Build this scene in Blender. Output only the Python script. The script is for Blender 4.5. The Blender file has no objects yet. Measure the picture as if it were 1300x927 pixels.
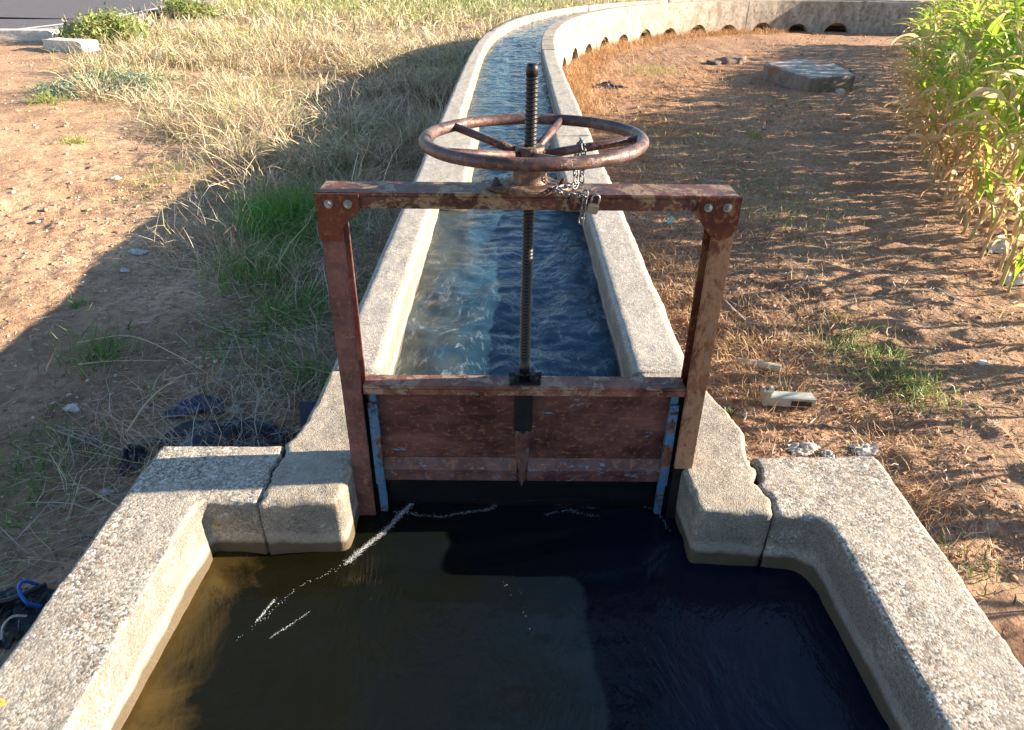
import bpy, bmesh, math, random
import numpy as np
from mathutils import Vector, Matrix
random.seed(7); rng = np.random.default_rng(7)
R = math.radians
S = 1.35                      # metres per working unit (eye height above the wall tops = 1 unit)
sc = bpy.context.scene
COL = sc.collection

# ------------------------------------------------------------------ camera
F, PITCH, ROLL, YAW = 860.8, R(29.012), R(0.6617), R(0.2936)
CX, CY, W0 = 650.0, 418.5, 1300.0
def ray(u, v):
    x, y, z = u - CX, CY - v, F
    c, s = math.cos(ROLL), math.sin(ROLL); x, y = c*x - s*y, s*x + c*y
    fw = z*math.cos(PITCH) + y*math.sin(PITCH); up = -z*math.sin(PITCH) + y*math.cos(PITCH)
    c, s = math.cos(YAW), math.sin(YAW)
    return (c*x + s*fw, -s*x + c*fw, up)
def at(u, v, z=0.0):          # photo point -> real point on the level z
    r = ray(u, v); s = (z - 1)/r[2]; return (r[0]*s, r[1]*s, z)
def aty(u, v, y):             # photo point -> real point on the upright plane y
    r = ray(u, v); s = y/r[1]; return (r[0]*s, y, 1 + r[2]*s)
cam = bpy.data.cameras.new('camera'); co = bpy.data.objects.new('camera', cam); COL.objects.link(co)
cam.sensor_width = 36; cam.lens = F/W0*36; cam.shift_y = -(463.5 - CY)/W0
cam.clip_start = .02; cam.clip_end = 2000
fwd = Vector(ray(CX, CY)).normalized(); upv = (Vector(ray(CX, CY - 1000)) - Vector(ray(CX, CY))).normalized()
rt = fwd.cross(upv).normalized(); upv = rt.cross(fwd)
M = Matrix((rt, upv, -fwd)).transposed().to_4x4(); M.translation = (0, 0, S)
co.matrix_world = M; sc.camera = co

# ------------------------------------------------------------------ noise
def _h(ix, iy, iz, seed):
    n = (ix.astype(np.int64)*374761393 + iy.astype(np.int64)*668265263 + iz.astype(np.int64)*2147483647*31 + iz.astype(np.int64)*1274126177 + seed*974711) & 0xffffffff
    n = ((n ^ (n >> 13))*1274126177) & 0xffffffff
    n = ((n ^ (n >> 16))*2246822519) & 0xffffffff
    return ((n ^ (n >> 15)) & 0xffff)/65535.0
def vnoise(x, y, z=0.0, seed=0):
    x, y, z = np.broadcast_arrays(np.asarray(x, float), np.asarray(y, float), np.asarray(z, float))
    ix, iy, iz = np.floor(x), np.floor(y), np.floor(z)
    fx, fy, fz = x - ix, y - iy, z - iz
    fx = fx*fx*(3 - 2*fx); fy = fy*fy*(3 - 2*fy); fz = fz*fz*(3 - 2*fz)
    r = 0
    for dx in (0, 1):
        for dy in (0, 1):
            for dz in (0, 1):
                w = (fx if dx else 1 - fx)*(fy if dy else 1 - fy)*(fz if dz else 1 - fz)
                r = r + w*_h(ix + dx, iy + dy, iz + dz, seed)
    return r*2 - 1
def fbm(x, y, z=0.0, oct=4, seed=0, gain=.5):
    a, r, f = 1.0, 0.0, 1.0
    for o in range(oct):
        r = r + a*vnoise(np.asarray(x)*f + o*17.3, np.asarray(y)*f + o*7.7, np.asarray(z)*f, seed + o); a *= gain; f *= 2.03
    return r
def sstep(a, b, x):
    t = np.clip((np.asarray(x, float) - a)/(b - a), 0, 1); return t*t*(3 - 2*t)

# ------------------------------------------------------------------ linking helpers
def setp(o, label=None, cat=None, group=None, kind=None):
    if label: o['label'] = label
    if cat: o['category'] = cat
    if group: o['group'] = group
    if kind: o['kind'] = kind
    return o
def link(name, me, mat, parent=None, loc=(0, 0, 0)):
    o = bpy.data.objects.new(name, me); COL.objects.link(o)
    if mat is not None:
        me.materials.clear(); me.materials.append(mat)
    o.location = [c*S for c in loc]
    if parent is not None: o.parent = parent
    return o
def empty(name, loc, label, cat, group=None):
    o = bpy.data.objects.new(name, None); COL.objects.link(o); o.location = [c*S for c in loc]; o.empty_display_size = .1
    return setp(o, label, cat, group)
def wloc(o):
    v = Vector((0, 0, 0))
    while o is not None: v = v + Vector(o.location); o = o.parent
    return v/S
def smooth(me, on=True):
    me.polygons.foreach_set('use_smooth', [on]*len(me.polygons)); me.update()
class MB:
    def __init__(s): s.v = []; s.f = []
    def add(s, vs, fs):
        b = len(s.v); s.v += [tuple(p) for p in vs]; s.f += [tuple(b + i for i in f) for f in fs]; return s
    def box(s, x0, x1, y0, y1, z0, z1):
        return s.add([(x, y, z) for x in (x0, x1) for y in (y0, y1) for z in (z0, z1)],
                     [(0, 1, 3, 2), (4, 6, 7, 5), (0, 4, 5, 1), (2, 3, 7, 6), (0, 2, 6, 4), (1, 5, 7, 3)])
    def prism(s, poly, axis, a, b):      # poly of (p,q); axis 'x': (a,p,q), 'y': (p,a,q), 'z': (p,q,a)
        def P(p, q, t): return {'x': (t, p, q), 'y': (p, t, q), 'z': (p, q, t)}[axis]
        n = len(poly); vs = [P(p, q, a) for p, q in poly] + [P(p, q, b) for p, q in poly]
        return s.add(vs, [tuple(range(n))[::-1], tuple(range(n, 2*n))] + [(i, (i+1) % n, n + (i+1) % n, n + i) for i in range(n)])
    def tube(s, pts, rad, n=10, closed=False, cap=True):
        P = [Vector(p) for p in pts]; m = len(P)
        rad = [rad]*m if not hasattr(rad, '__len__') else rad
        vs = []; up = None
        for i in range(m):
            if closed: t = P[(i+1) % m] - P[i-1]
            else: t = P[min(i+1, m-1)] - P[max(i-1, 0)]
            t.normalize()
            if up is None: up = t.orthogonal().normalized()
            up = (up - t*up.dot(t)); up = up.normalized() if up.length > 1e-6 else t.orthogonal().normalized()
            b = t.cross(up)
            for k in range(n):
                a = 2*math.pi*k/n; vs.append(P[i] + (up*math.cos(a) + b*math.sin(a))*rad[i])
        fs = [(i*n + k, i*n + (k+1) % n, ((i+1) % m)*n + (k+1) % n, ((i+1) % m)*n + k) for i in range(m if closed else m-1) for k in range(n)]
        if cap and not closed: fs += [tuple(range(n))[::-1], tuple(range((m-1)*n, m*n))]
        return s.add(vs, fs)
    def lathe(s, prof, c, n=32):          # prof of (r,z), about z through c
        vs = []; m = len(prof)
        for r, z in prof:
            for k in range(n):
                a = 2*math.pi*k/n; vs.append((c[0] + r*math.cos(a), c[1] + r*math.sin(a), c[2] + z))
        return s.add(vs, [(i*n + k, i*n + (k+1) % n, (i+1)*n + (k+1) % n, (i+1)*n + k) for i in range(m-1) for k in range(n)] + [tuple(range(n))[::-1], tuple(range((m-1)*n, m*n))])
    def bolt(s, c, r, h, axis='y', sgn=-1):   # hex head + washer + stub
        def ring(rr, n, d, off=0):
            return [(rr*math.cos(2*math.pi*k/n + off), rr*math.sin(2*math.pi*k/n + off), d) for k in range(n)]
        def put(rr, n, d0, d1, off=0):
            vs = []
            for (p, q, d) in ring(rr, n, d0, off) + ring(rr*.93, n, d1, off):
                d = d*sgn
                vs.append((c[0]+p, c[1]+d, c[2]+q) if axis == 'y' else (c[0]+p, c[1]+q, c[2]+abs(d)))
            s.add(vs, [tuple(range(n))[::-1], tuple(range(n, 2*n))] + [(i, (i+1) % n, n+(i+1) % n, n+i) for i in range(n)])
        put(r*1.3, 16, 0, h*.16); put(r*.95, 6, h*.16, h*.75, .3); put(r*.5, 10, h*.75, h*1.2)
        return s
    def build(s, name, mat, parent=None, sm=False, bev=0, loc=None, auto=None):
        off = wloc(parent) if parent is not None else Vector((0, 0, 0))
        l = Vector(loc) if loc is not None else Vector((0, 0, 0))     # world position of the origin of a top-level mesh
        base = off if parent is not None else l
        me = bpy.data.meshes.new(name)
        me.from_pydata([((x - base.x)*S, (y - base.y)*S, (z - base.z)*S) for x, y, z in s.v], [], s.f)
        bm = bmesh.new(); bm.from_mesh(me); bmesh.ops.recalc_face_normals(bm, faces=bm.faces)
        if bev:
            es = [e for e in bm.edges if e.is_manifold and e.calc_face_angle(0) > .6]
            if es: bmesh.ops.bevel(bm, geom=es, offset=bev*S, segments=2, affect='EDGES', clamp_overlap=True)
        bm.to_mesh(me); bm.free()
        if sm: smooth(me)
        o = link(name, me, mat, parent, (0, 0, 0) if parent is not None else l)
        return o
def np_mesh(name, V, Fq, mat, tint=None, parent=None, sm=False, loc=(0, 0, 0)):
    V = np.asarray(V, float); k = Fq.shape[1]; me = bpy.data.meshes.new(name)
    me.vertices.add(len(V)); me.vertices.foreach_set('co', (((V - np.asarray(loc))*S).astype(np.float32)).ravel())
    me.loops.add(Fq.size); me.loops.foreach_set('vertex_index', Fq.astype(np.int32).ravel())
    me.polygons.add(len(Fq)); me.polygons.foreach_set('loop_start', np.arange(0, Fq.size, k, dtype=np.int32))
    me.update(calc_edges=True)
    if tint is not None:
        a = me.color_attributes.new('tint', 'FLOAT_COLOR', 'POINT')
        t = np.ones((len(V), 4), np.float32); t[:, :3] = tint; a.data.foreach_set('color', t.ravel())
    if sm: smooth(me)
    return link(name, me, mat, parent, loc)

# ------------------------------------------------------------------ material helpers
class NT:
    def __init__(s, name):
        s.m = bpy.data.materials.new(name); s.m.use_nodes = True; s.t = s.m.node_tree; s.n = s.t.nodes; s.l = s.t.links
        s.bs = s.n['Principled BSDF']; s.out = s.n['Material Output']
        g = s.n.new('ShaderNodeNewGeometry'); s.pos = g.outputs['Position']; s.nrm = g.outputs['Normal']
        tc = s.n.new('ShaderNodeTexCoord'); s.obj = tc.outputs['Object']
    def inp(s, sock, v):
        if hasattr(v, 'links'): s.l.new(v, sock)
        else:
            if isinstance(v, (tuple, list)) and len(v) == 3 and len(getattr(sock, 'default_value', (0,)*3)) == 4: v = (*v, 1)
            sock.default_value = v
    def noise(s, scale, detail=4, rough=.55, vec=None, dist=0, out='Fac'):
        n = s.n.new('ShaderNodeTexNoise'); n.inputs['Scale'].default_value = scale; n.inputs['Detail'].default_value = detail
        n.inputs['Roughness'].default_value = rough; n.inputs['Distortion'].default_value = dist; s.l.new(vec or s.pos, n.inputs['Vector']); return n.outputs[out]
    def voro(s, scale, out='Color', vec=None, feature='F1', rnd=1):
        n = s.n.new('ShaderNodeTexVoronoi'); n.feature = feature; n.inputs['Scale'].default_value = scale; n.inputs['Randomness'].default_value = rnd
        s.l.new(vec or s.pos, n.inputs['Vector']); return n.outputs[out]
    def ramp(s, fac, pts, interp='LINEAR'):
        n = s.n.new('ShaderNodeValToRGB'); n.color_ramp.interpolation = interp; e = n.color_ramp.elements
        while len(e) > 1: e.remove(e[-1])
        for i, (p, c) in enumerate(pts):
            el = e[0] if i == 0 else e.new(p); el.position = p
            el.color = (c, c, c, 1) if not hasattr(c, '__len__') else (*c, 1)
        s.l.new(fac, n.inputs[0]); return n.outputs[0]
    def mix(s, f, a, b, mode='MIX'):
        n = s.n.new('ShaderNodeMix'); n.data_type = 'RGBA'; n.blend_type = mode
        s.inp(n.inputs[0], f); s.inp(n.inputs[6], a); s.inp(n.inputs[7], b); return n.outputs[2]
    def math(s, op, a, b=0.0, clamp=False):
        n = s.n.new('ShaderNodeMath'); n.operation = op; n.use_clamp = clamp; s.inp(n.inputs[0], a); s.inp(n.inputs[1], b); return n.outputs[0]
    def mapv(s, scale=(1, 1, 1), rot=(0, 0, 0), vec=None):
        n = s.n.new('ShaderNodeMapping'); n.inputs['Scale'].default_value = scale; n.inputs['Rotation'].default_value = rot; s.l.new(vec or s.pos, n.inputs['Vector']); return n.outputs[0]
    def sep(s, vec=None):
        n = s.n.new('ShaderNodeSeparateXYZ'); s.l.new(vec or s.pos, n.inputs[0]); return n.outputs
    def bump(s, h, strength=.5, dist=.01, prev=None):
        n = s.n.new('ShaderNodeBump'); n.inputs['Strength'].default_value = strength; n.inputs['Distance'].default_value = dist
        s.l.new(h, n.inputs['Height'])
        if prev is not None: s.l.new(prev, n.inputs['Normal'])
        return n.outputs[0]
    def attr(s, name):
        n = s.n.new('ShaderNodeAttribute'); n.attribute_name = name; return n.outputs
    def fin(s, col=None, rough=None, nor=None, metal=None, spec=None, **kw):
        if col is not None: s.inp(s.bs.inputs['Base Color'], col)
        if rough is not None: s.inp(s.bs.inputs['Roughness'], rough)
        if nor is not None: s.l.new(nor, s.bs.inputs['Normal'])
        if metal is not None: s.inp(s.bs.inputs['Metallic'], metal)
        if spec is not None: s.inp(s.bs.inputs['Specular IOR Level'], spec)
        return s.m

def m_concrete(name, a, b, stain_shade=True, agg=55.0, aggamt=.55, lichen=.5):
    t = NT(name)
    big = t.noise(3.5, 8, .7); mid = t.noise(14, 6, .65)
    col = t.mix(t.ramp(big, [(.3, 0), (.7, 1)]), a, b)
    col = t.mix(t.math('MULTIPLY', t.ramp(mid, [(.38, 1), (.55, 0)]), .6), col, tuple(c*.6 for c in b))
    vc = t.voro(agg); vs = t.sep(vc)[0]
    stones = t.ramp(vs, [(0, (.11, .09, .075)), (.18, (.27, .23, .18)), (.40, (.44, .38, .30)), (.62, (.56, .51, .43)), (.84, (.33, .19, .11)), (.90, (.74, .71, .65))], 'CONSTANT')
    am = t.math('MULTIPLY', t.ramp(t.noise(6, 4), [(.3, .25), (.6, 1)]), aggamt)
    big_ = t.voro(38); bd = t.ramp(t.voro(38, 'Distance'), [(.22, 1), (.30, 0)]); bs_ = t.math('MULTIPLY', bd, t.math('GREATER_THAN', t.sep(big_)[0], .80))
    col = t.mix(am, col, stones)
    col = t.mix(t.math('MULTIPLY', bs_, aggamt), col, t.ramp(t.sep(big_)[1], [(0, (.62, .58, .52)), (.5, (.34, .30, .27)), (.75, (.48, .30, .20)), (.9, (.75, .73, .70))], 'CONSTANT'))
    fine = t.noise(220, 3, .7)
    col = t.mix(.55, col, t.ramp(fine, [(.3, .45), (.7, 1.0)]), 'MULTIPLY')
    pits = t.voro(26, 'Distance'); pitm = t.ramp(pits, [(.05, 1), (.12, 0)])
    col = t.mix(t.math('MULTIPLY', pitm, .5), col, (.10, .085, .07))
    # lichen
    if lichen:
        lv = t.voro(7, 'Distance'); ln = t.noise(30, 4, .6)
        lm = t.math('LESS_THAN', t.math('ADD', lv, t.math('MULTIPLY', ln, .22)), .20)
        lc = t.ramp(t.sep(t.voro(7))[1], [(0, (.62, .58, .44)), (.5, (.62, .60, .52)), (.62, (.62, .30, .04)), (.85, (.68, .46, .07))], 'CONSTANT')
        col = t.mix(t.math('MULTIPLY', lm, lichen), col, lc)
    rg = .9
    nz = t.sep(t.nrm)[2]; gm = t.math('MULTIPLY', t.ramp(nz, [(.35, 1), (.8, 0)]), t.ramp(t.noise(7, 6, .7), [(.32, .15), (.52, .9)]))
    if stain_shade: col = t.mix(gm, col, t.mix(t.ramp(fine, [(.35, 0), (.65, 1)]), (.075, .065, .055), (.24, .21, .175)))  # upright faces darkened: grime plus shade put into the colour
    if stain_shade:
        z = t.sep()[2]; zz = t.math('ADD', z, t.math('MULTIPLY', t.math('SUBTRACT', t.noise(5, 4), .5), .06))
        # pale mineral band, then ochre algae, then dark slime towards the water line
        w1 = t.ramp(t.math('MULTIPLY', zz, -1), [(.105, 0), (.12, 1)])
        col = t.mix(t.math('MULTIPLY', w1, .28), col, (.46, .41, .33))
        w2 = t.ramp(t.math('MULTIPLY', zz, -1), [(.142, 0), (.156, 1)])
        col = t.mix(t.math('MULTIPLY', w2, .85), col, t.mix(mid, (.026, .019, .010), (.10, .062, .024)))
        w3 = t.ramp(t.math('MULTIPLY', zz, -1), [(.22, 0), (.40, 1)])
        col = t.mix(w3, col, (.22, .13, .03))
    h = t.math('ADD', t.math('MULTIPLY', t.voro(agg, 'Distance'), -1.0), t.math('MULTIPLY', fine, .5))
    h = t.math('SUBTRACT', t.math('ADD', h, t.math('MULTIPLY', bs_, .8)), t.math('MULTIPLY', pitm, .8))
    n = t.bump(h, .45, .003, t.bump(t.noise(16, 8, .75), .55, .018))
    return t.fin(col, rg, n, spec=.25)
C_basin = m_concrete('basin_concrete', (.42, .36, .28), (.53, .46, .37), agg=165, aggamt=.80, lichen=.8)
C_pier = m_concrete('pier_concrete', (.37, .31, .235), (.44, .375, .29), agg=200, aggamt=.40, lichen=.35)
C_chan = m_concrete('channel_concrete', (.44, .40, .34), (.54, .49, .42), agg=180, aggamt=.5, lichen=.2)
def m_farwall():
    t = NT('weathered_channel_concrete')
    st = t.mapv((1.5, 1.5, .75)); n1 = t.noise(3.0, 6, .65, st); n2 = t.noise(9, 5, .6)
    col = t.mix(t.ramp(n1, [(.35, 0), (.65, 1)]), (.25, .205, .16), (.50, .44, .36))
    col = t.mix(t.ramp(n2, [(.5, 0), (.68, .75)]), col, (.20, .12, .075))
    col = t.mix(.35, col, t.ramp(t.noise(90, 3), [(.3, .5), (.7, 1)]), 'MULTIPLY')
    return t.fin(col, .92, t.bump(t.noise(35, 6, .7), .7, .02), spec=.2)
C_far = m_farwall()

def m_plain(name, c, rough=.5, metal=0, var=.25, bs=60, bump=.2, spec=.5):
    t = NT(name); n = t.noise(bs, 4); col = t.mix(var, c, t.ramp(n, [(.3, .25), (.7, 1)]), 'MULTIPLY')
    return t.fin(col, rough, t.bump(n, bump, .003), metal, spec)
def m_rust(name, dark, mid, paint, pamt, pscale=9, rough=.62, streak=(1, 1, 1), metal=.35):
    t = NT(name); v = t.mapv(streak)
    v2 = t.mapv(tuple(q**.35 for q in streak)); n1 = t.noise(8, 9, .72, v2, .3); n2 = t.noise(60, 6, .65, v2)
    col = t.mix(t.ramp(n1, [(.40, 0), (.60, 1)]), dark, mid)
    n3 = t.noise(4.5, 8, .75, v2, .6); col = t.mix(t.ramp(n3, [(.52, 0), (.64, .55)]), col, tuple(min(.6, q*1.7) for q in mid)); col = t.mix(t.ramp(n3, [(.34, .6), (.44, 0)]), col, tuple(q*.55 for q in dark))
    col = t.mix(t.ramp(n2, [(.54, 0), (.64, .75)]), col, (.30, .115, .05))
    pm = t.noise(pscale, 8, .72, v, .4)
    pf = t.ramp(pm, [(.5 - pamt*.5 + .18, 0), (.5 - pamt*.5 + .21, 1)])
    pf2 = t.math('MULTIPLY', pf, t.ramp(t.noise(70, 4, .7, v), [(.3, .2), (.5, 1)]))
    col = t.mix(pf2, col, paint)
    col = t.mix(.5, col, t.ramp(t.noise(160, 3, .7), [(.3, .55), (.7, 1)]), 'MULTIPLY')
    h = t.math('ADD', t.math('MULTIPLY', n2, .7), t.math('MULTIPLY', pf2, .3))
    return t.fin(col, t.ramp(n1, [(.3, rough - .15), (.7, rough + .15)]), t.bump(h, .55, .004), metal, .4)
DK, MD = (.050, .016, .012), (.17, .058, .032)
M_post = m_rust('rusted_red_steel', (.085, .034, .030), (.19, .082, .070), (.28, .15, .12), .18, metal=.15)
M_postr = m_rust('worn_tan_painted_steel', (.085, .026, .014), (.25, .10, .045), (.33, .175, .095), .46, 17, .6, (1, 1, .5), .1)
M_beam = m_rust('rusted_beam_steel', (.045, .018, .014), (.16, .06, .042), (.30, .20, .115), .34, 15, .5, (1, 1, 1.2), .2)
M_flange = m_rust('rusted_flange_steel', (.08, .03, .022), (.24, .10, .07), (.33, .22, .15), .34, 18, .5, (1, 1, 1), .2)
M_gus = m_rust('dark_red_rusted_plate', (.07, .018, .012), (.16, .045, .022), (.26, .12, .05), .22)
M_panel = m_rust('rusted_gate_plate', (.055, .019, .018), (.135, .052, .044), (.13, .25, .35), .10, 16, .5, (.5, 1, 2.2), .2)
M_lip = m_rust('greyish_rusted_lip', (.075, .030, .030), (.15, .075, .070), (.17, .20, .25), .20, 26, .5, (.7, 1, 1.3), .2)
M_blue = m_rust('blue_painted_steel', (.06, .03, .02), (.15, .06, .035), (.06, .17, .30), .5, 16, .45, metal=.1)
M_oil = m_plain('oily_black_steel', (.016, .014, .015), .42, .2, .6, 30, .5)
M_wheel = m_rust('brown_wheel_steel', (.072, .042, .034), (.105, .062, .058), (.175, .112, .10), .3, 14, .46, metal=.25)
M_cast = m_rust('brown_cast_iron', (.045, .028, .022), (.12, .070, .045), (.24, .15, .09), .3, 12, .5, metal=.2)
M_zinc = m_plain('galvanised_steel', (.36, .38, .40), .42, .8, .5)
M_brass = m_plain('dull_brass', (.42, .40, .34), .32, .9)
M_grease = m_plain('grease_smears', (.02, .02, .025), .25)
M_black = m_plain('black_plastic_film', (.022, .028, .045), .38, 0, .5, 14, .8)
M_tarp = m_plain('dark_blue_plastic', (.045, .06, .13), .4, 0, .4, 20, .4)
M_hose = m_plain('blue_hose_rubber', (.02, .14, .55), .35)
M_bhose = m_plain('black_rubber', (.015, .016, .02), .5)
M_white = m_plain('crumpled_white_plastic', (.60, .57, .52), .85, 0, .5, 30, .2, .15)
M_greyp = m_plain('grey_moulded_plastic', (.42, .43, .36), .5, 0, .35, 30, .2)
M_bone = m_plain('pale_peeling_wood', (.62, .52, .38), .7, 0, .5, 30, .5)
M_stoneW = m_plain('pale_kerb_stone', (.72, .63, .54), .9, 0, .5, 18, .8)
M_rock = m_plain('brown_rock', (.26, .17, .12), .9, 0, .6, 12, 1)
M_drock = m_plain('dark_rock', (.12, .10, .09), .85, 0, .6, 12, 1)
M_can = m_plain('printed_tin', (.30, .62, .58), .35, .4)

def m_soil():
    t = NT('sandy_soil'); at_ = t.attr('tint')[0]
    n1 = t.noise(1.4, 6, .6); n2 = t.noise(18, 6, .65); n3 = t.noise(110, 4, .7)
    col = t.mix(t.ramp(n1, [(.35, 0), (.65, 1)]), (.34, .215, .135), (.50, .345, .225))
    col = t.mix(t.ramp(n2, [(.42, .0), (.62, .7)]), col, (.24, .15, .10))
    peb = t.voro(70); pm = t.ramp(t.sep(peb)[0], [(.9, 0), (.92, 1)], 'CONSTANT')
    pd = t.ramp(t.voro(70, 'Distance'), [(.25, 1), (.35, 0)])
    col = t.mix(t.math('MULTIPLY', pm, pd), col, t.ramp(t.sep(peb)[1], [(0, (.5, .42, .34)), (1, (.20, .13, .09))]))
    col = t.mix(.4, col, t.ramp(n3, [(.3, .5), (.7, 1)]), 'MULTIPLY')
    col = t.mix(1.0, col, at_, 'MULTIPLY')
    n = t.bump(t.math('ADD', n3, t.math('MULTIPLY', t.voro(45, 'Distance'), .6)), .6, .012, t.bump(n2, .7, .04))
    return t.fin(col, .95, n, spec=.15)
M_soil = m_soil()
def m_leafy(name, rough=.55, trans=.35, veins=False):
    t = NT(name); c = t.attr('tint')[0]
    n = t.noise(40, 3); col = t.mix(.35, c, t.ramp(n, [(.3, .5), (.7, 1)]), 'MULTIPLY')
    t.fin(col, rough, spec=.3)
    tr = t.n.new('ShaderNodeBsdfTranslucent'); t.l.new(col, tr.inputs[0])
    mx = t.n.new('ShaderNodeMixShader'); mx.inputs[0].default_value = trans
    t.l.new(t.bs.outputs[0], mx.inputs[1]); t.l.new(tr.outputs[0], mx.inputs[2]); t.l.new(mx.outputs[0], t.out.inputs[0])
    return t.m
M_straw = m_leafy('dry_straw', .6, .25); M_grass = m_leafy('green_blades', .5, .35); M_corn = m_leafy('corn_leaf', .45, .5)
M_grain = NT('clods'); M_grain = M_grain.fin(M_grain.attr('tint')[0], .95, M_grain.bump(M_grain.noise(60, 5), .6, .01), spec=.15)

# ------------------------------------------------------------------ channel line
CL = [(.018, -1), (.018, 1.2), (.018, 2.5), (.02, 4.5), (.022, 6.5), (.03, 8.2), (.06, 9.4), (.13, 10.5), (.26, 11.6), (.52, 13.0), (.98, 14.5), (1.75, 16.2), (2.65, 17.5), (3.5, 18.4), (5.1, 19.5), (7.3, 20.2), (9.5, 20.1), (11.6, 19.5), (14.5, 18.4), (18, 17)]
def catmull(P, n=24):
    P = [np.array(p, float) for p in P]; out = []
    for i in range(1, len(P) - 2):
        for k in range(n):
            t = k/n; a, b, c, d = P[i-1], P[i], P[i+1], P[i+2]
            out.append(.5*((2*b) + (-a + c)*t + (2*a - 5*b + 4*c - d)*t*t + (-a + 3*b - 3*c + d)*t**3))
    return np.array(out)
cl = catmull(CL, 40)
seg = np.r_[0, np.cumsum(np.hypot(*np.diff(cl, axis=0).T))]
def cpos(s):     # arclength (0 at y=1.2) -> point, left normal
    s = np.asarray(s, float); x = np.interp(s, seg, cl[:, 0]); y = np.interp(s, seg, cl[:, 1]); e = .05
    tx = np.interp(s + e, seg, cl[:, 0]) - np.interp(s - e, seg, cl[:, 0]); ty = np.interp(s + e, seg, cl[:, 1]) - np.interp(s - e, seg, cl[:, 1])
    L = np.hypot(tx, ty); return x, y, tx/L, ty/L
def cdist(x, y):
    x = np.asarray(x, float); y = np.asarray(y, float); d = np.full(x.shape, 1e9)
    for px, py in cl[::6]: d = np.minimum(d, (x - px)**2 + (y - py)**2)
    return np.sqrt(d)
SMAX = float(seg[-1]) - .1

# ------------------------------------------------------------------ ground
def gsmooth(x, y):
    x = np.asarray(x, float); y = np.asarray(y, float)
    zr = -.42 - .33*sstep(1.8, 12, y); zl = -.50 - .22*sstep(2, 10, y)
    side = sstep(-.4, .4, x)
    z = zl*(1 - side) + zr*side
    z = z - .30*((np.abs(x) < .74) & (y < 1.16))
    z = z + .10*sstep(-2.6, -5.5, x)*sstep(2.0, 6, y)        # left side rises gently towards the road
    return z
def gmicro(x, y):
    x = np.asarray(x, float); y = np.asarray(y, float)
    a = .022*fbm(x*1.1, y*1.1, 0, 3, 3) + .011*fbm(x*6, y*6, 0, 3, 11)
    b = fbm(x*17, y*17, 0, 3, 21); a = a + .006*b + .005*np.maximum(b - .3, 0)*(vnoise(x*2, y*2, 0, 88) > -.1)
    # tyre ruts and tread bars along the track beside the corn
    ex = 2.45 + (y - 3.05)*.425; d = ex - x          # distance from the corn edge
    rut = np.exp(-((d - .62)/.17)**2) + np.exp(-((d - 1.55)/.17)**2)
    along = y*1.0 + x*.45
    bars = np.sin(along*2*np.pi/.21 + 2.2*vnoise(x*1.3, y*1.3, 0, 5) + np.abs(d - .62)*5)
    act = (x > .7)*sstep(1.2, 2.0, y)
    a = a + act*rut*(-.030 + .022*bars)*(.6 + .5*vnoise(x*2, y*2, 0, 9))
    a = a + act*.012*np.sin(along*2*np.pi/.33 + 3*vnoise(x*.9, y*.9, 0, 31))*sstep(-.2, .4, vnoise(x*.7, y*.7, 0, 32) + .2)
    fade = 1 - .6*sstep(10, 25, y)
    return a*fade
def gz(x, y): return gsmooth(x, y) + gmicro(x, y)
def onground(u, v, dz=0.0):
    z = -.6
    for _ in range(14):
        p = at(u, v, z); z = .5*z + .5*(float(gz(p[0], p[1])) + dz)
    p = at(u, v, z); return Vector((p[0], p[1], float(gz(p[0], p[1]))))
def lines(lo, a, b, hi, d, g):
    m = list(np.arange(a, b, d)); s = d; x = b; r = []
    while x < hi: r.append(x); s *= g; x += s
    s = d; x = a - d; l = []
    while x > lo: l.append(x); s *= g; x -= s
    return np.array(l[::-1] + m + r + [hi])
def tintzone(x, y):      # how much straw / dry plant litter covers the soil (0..1)
    left = sstep(0, .5, x - lb(y))*(x < 0)
    return left
def lb(y):               # left edge of the grass
    return np.interp(y, [0, 2.4, 2.9, 3.6, 4.4, 5.2, 7, 9, 13, 16, 40], [-.6, -.7, -1.25, -2.1, -2.35, -2.6, -3.7, -5.2, -8.2, -9.5, -14])
gx = lines(-220, -3.4, 3.4, 220, .021, 1.035); gy = lines(-40, .7, 5.6, 420, .021, 1.022)
X, Y = np.meshgrid(gx, gy); Z = gz(X, Y)
Z = np.where(np.abs(X) > 40, -.65, Z)
nx, ny = len(gx), len(gy); idx = np.arange(nx*ny).reshape(ny, nx)
FQ = np.stack([idx[:-1, :-1], idx[:-1, 1:], idx[1:, 1:], idx[1:, :-1]], -1).reshape(-1, 4)
mask = tintzone(X, Y)*sstep(-.6, .5, fbm(X*2.5, Y*2.5, 0, 3, 41) + .5)
far = sstep(20, 24, Y)
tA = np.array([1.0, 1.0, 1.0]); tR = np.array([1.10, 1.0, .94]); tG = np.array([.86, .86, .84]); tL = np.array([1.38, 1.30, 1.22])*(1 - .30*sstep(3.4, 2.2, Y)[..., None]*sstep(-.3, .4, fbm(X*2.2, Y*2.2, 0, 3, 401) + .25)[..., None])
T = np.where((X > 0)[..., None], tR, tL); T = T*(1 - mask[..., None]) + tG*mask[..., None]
org = (sstep(.8, 1.6, X)*sstep(5, 8, Y)*sstep(-.2, .4, vnoise(X*.8, Y*.8, 0, 77)))[..., None]
T = T*(1 - org) + np.array([1.22, 1.02, .84])*org
T = T*(1 - far[..., None]) + np.array([1.1, 1.25, .9])*far[..., None]
T = T*(1 + .12*fbm(X*.8, Y*.8, 0, 3, 51)[..., None])
ground = np_mesh('ground', np.stack([X, Y, Z], -1).reshape(-1, 3), FQ, M_soil, T.reshape(-1, 3), sm=True); setp(ground, kind='structure')

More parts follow.
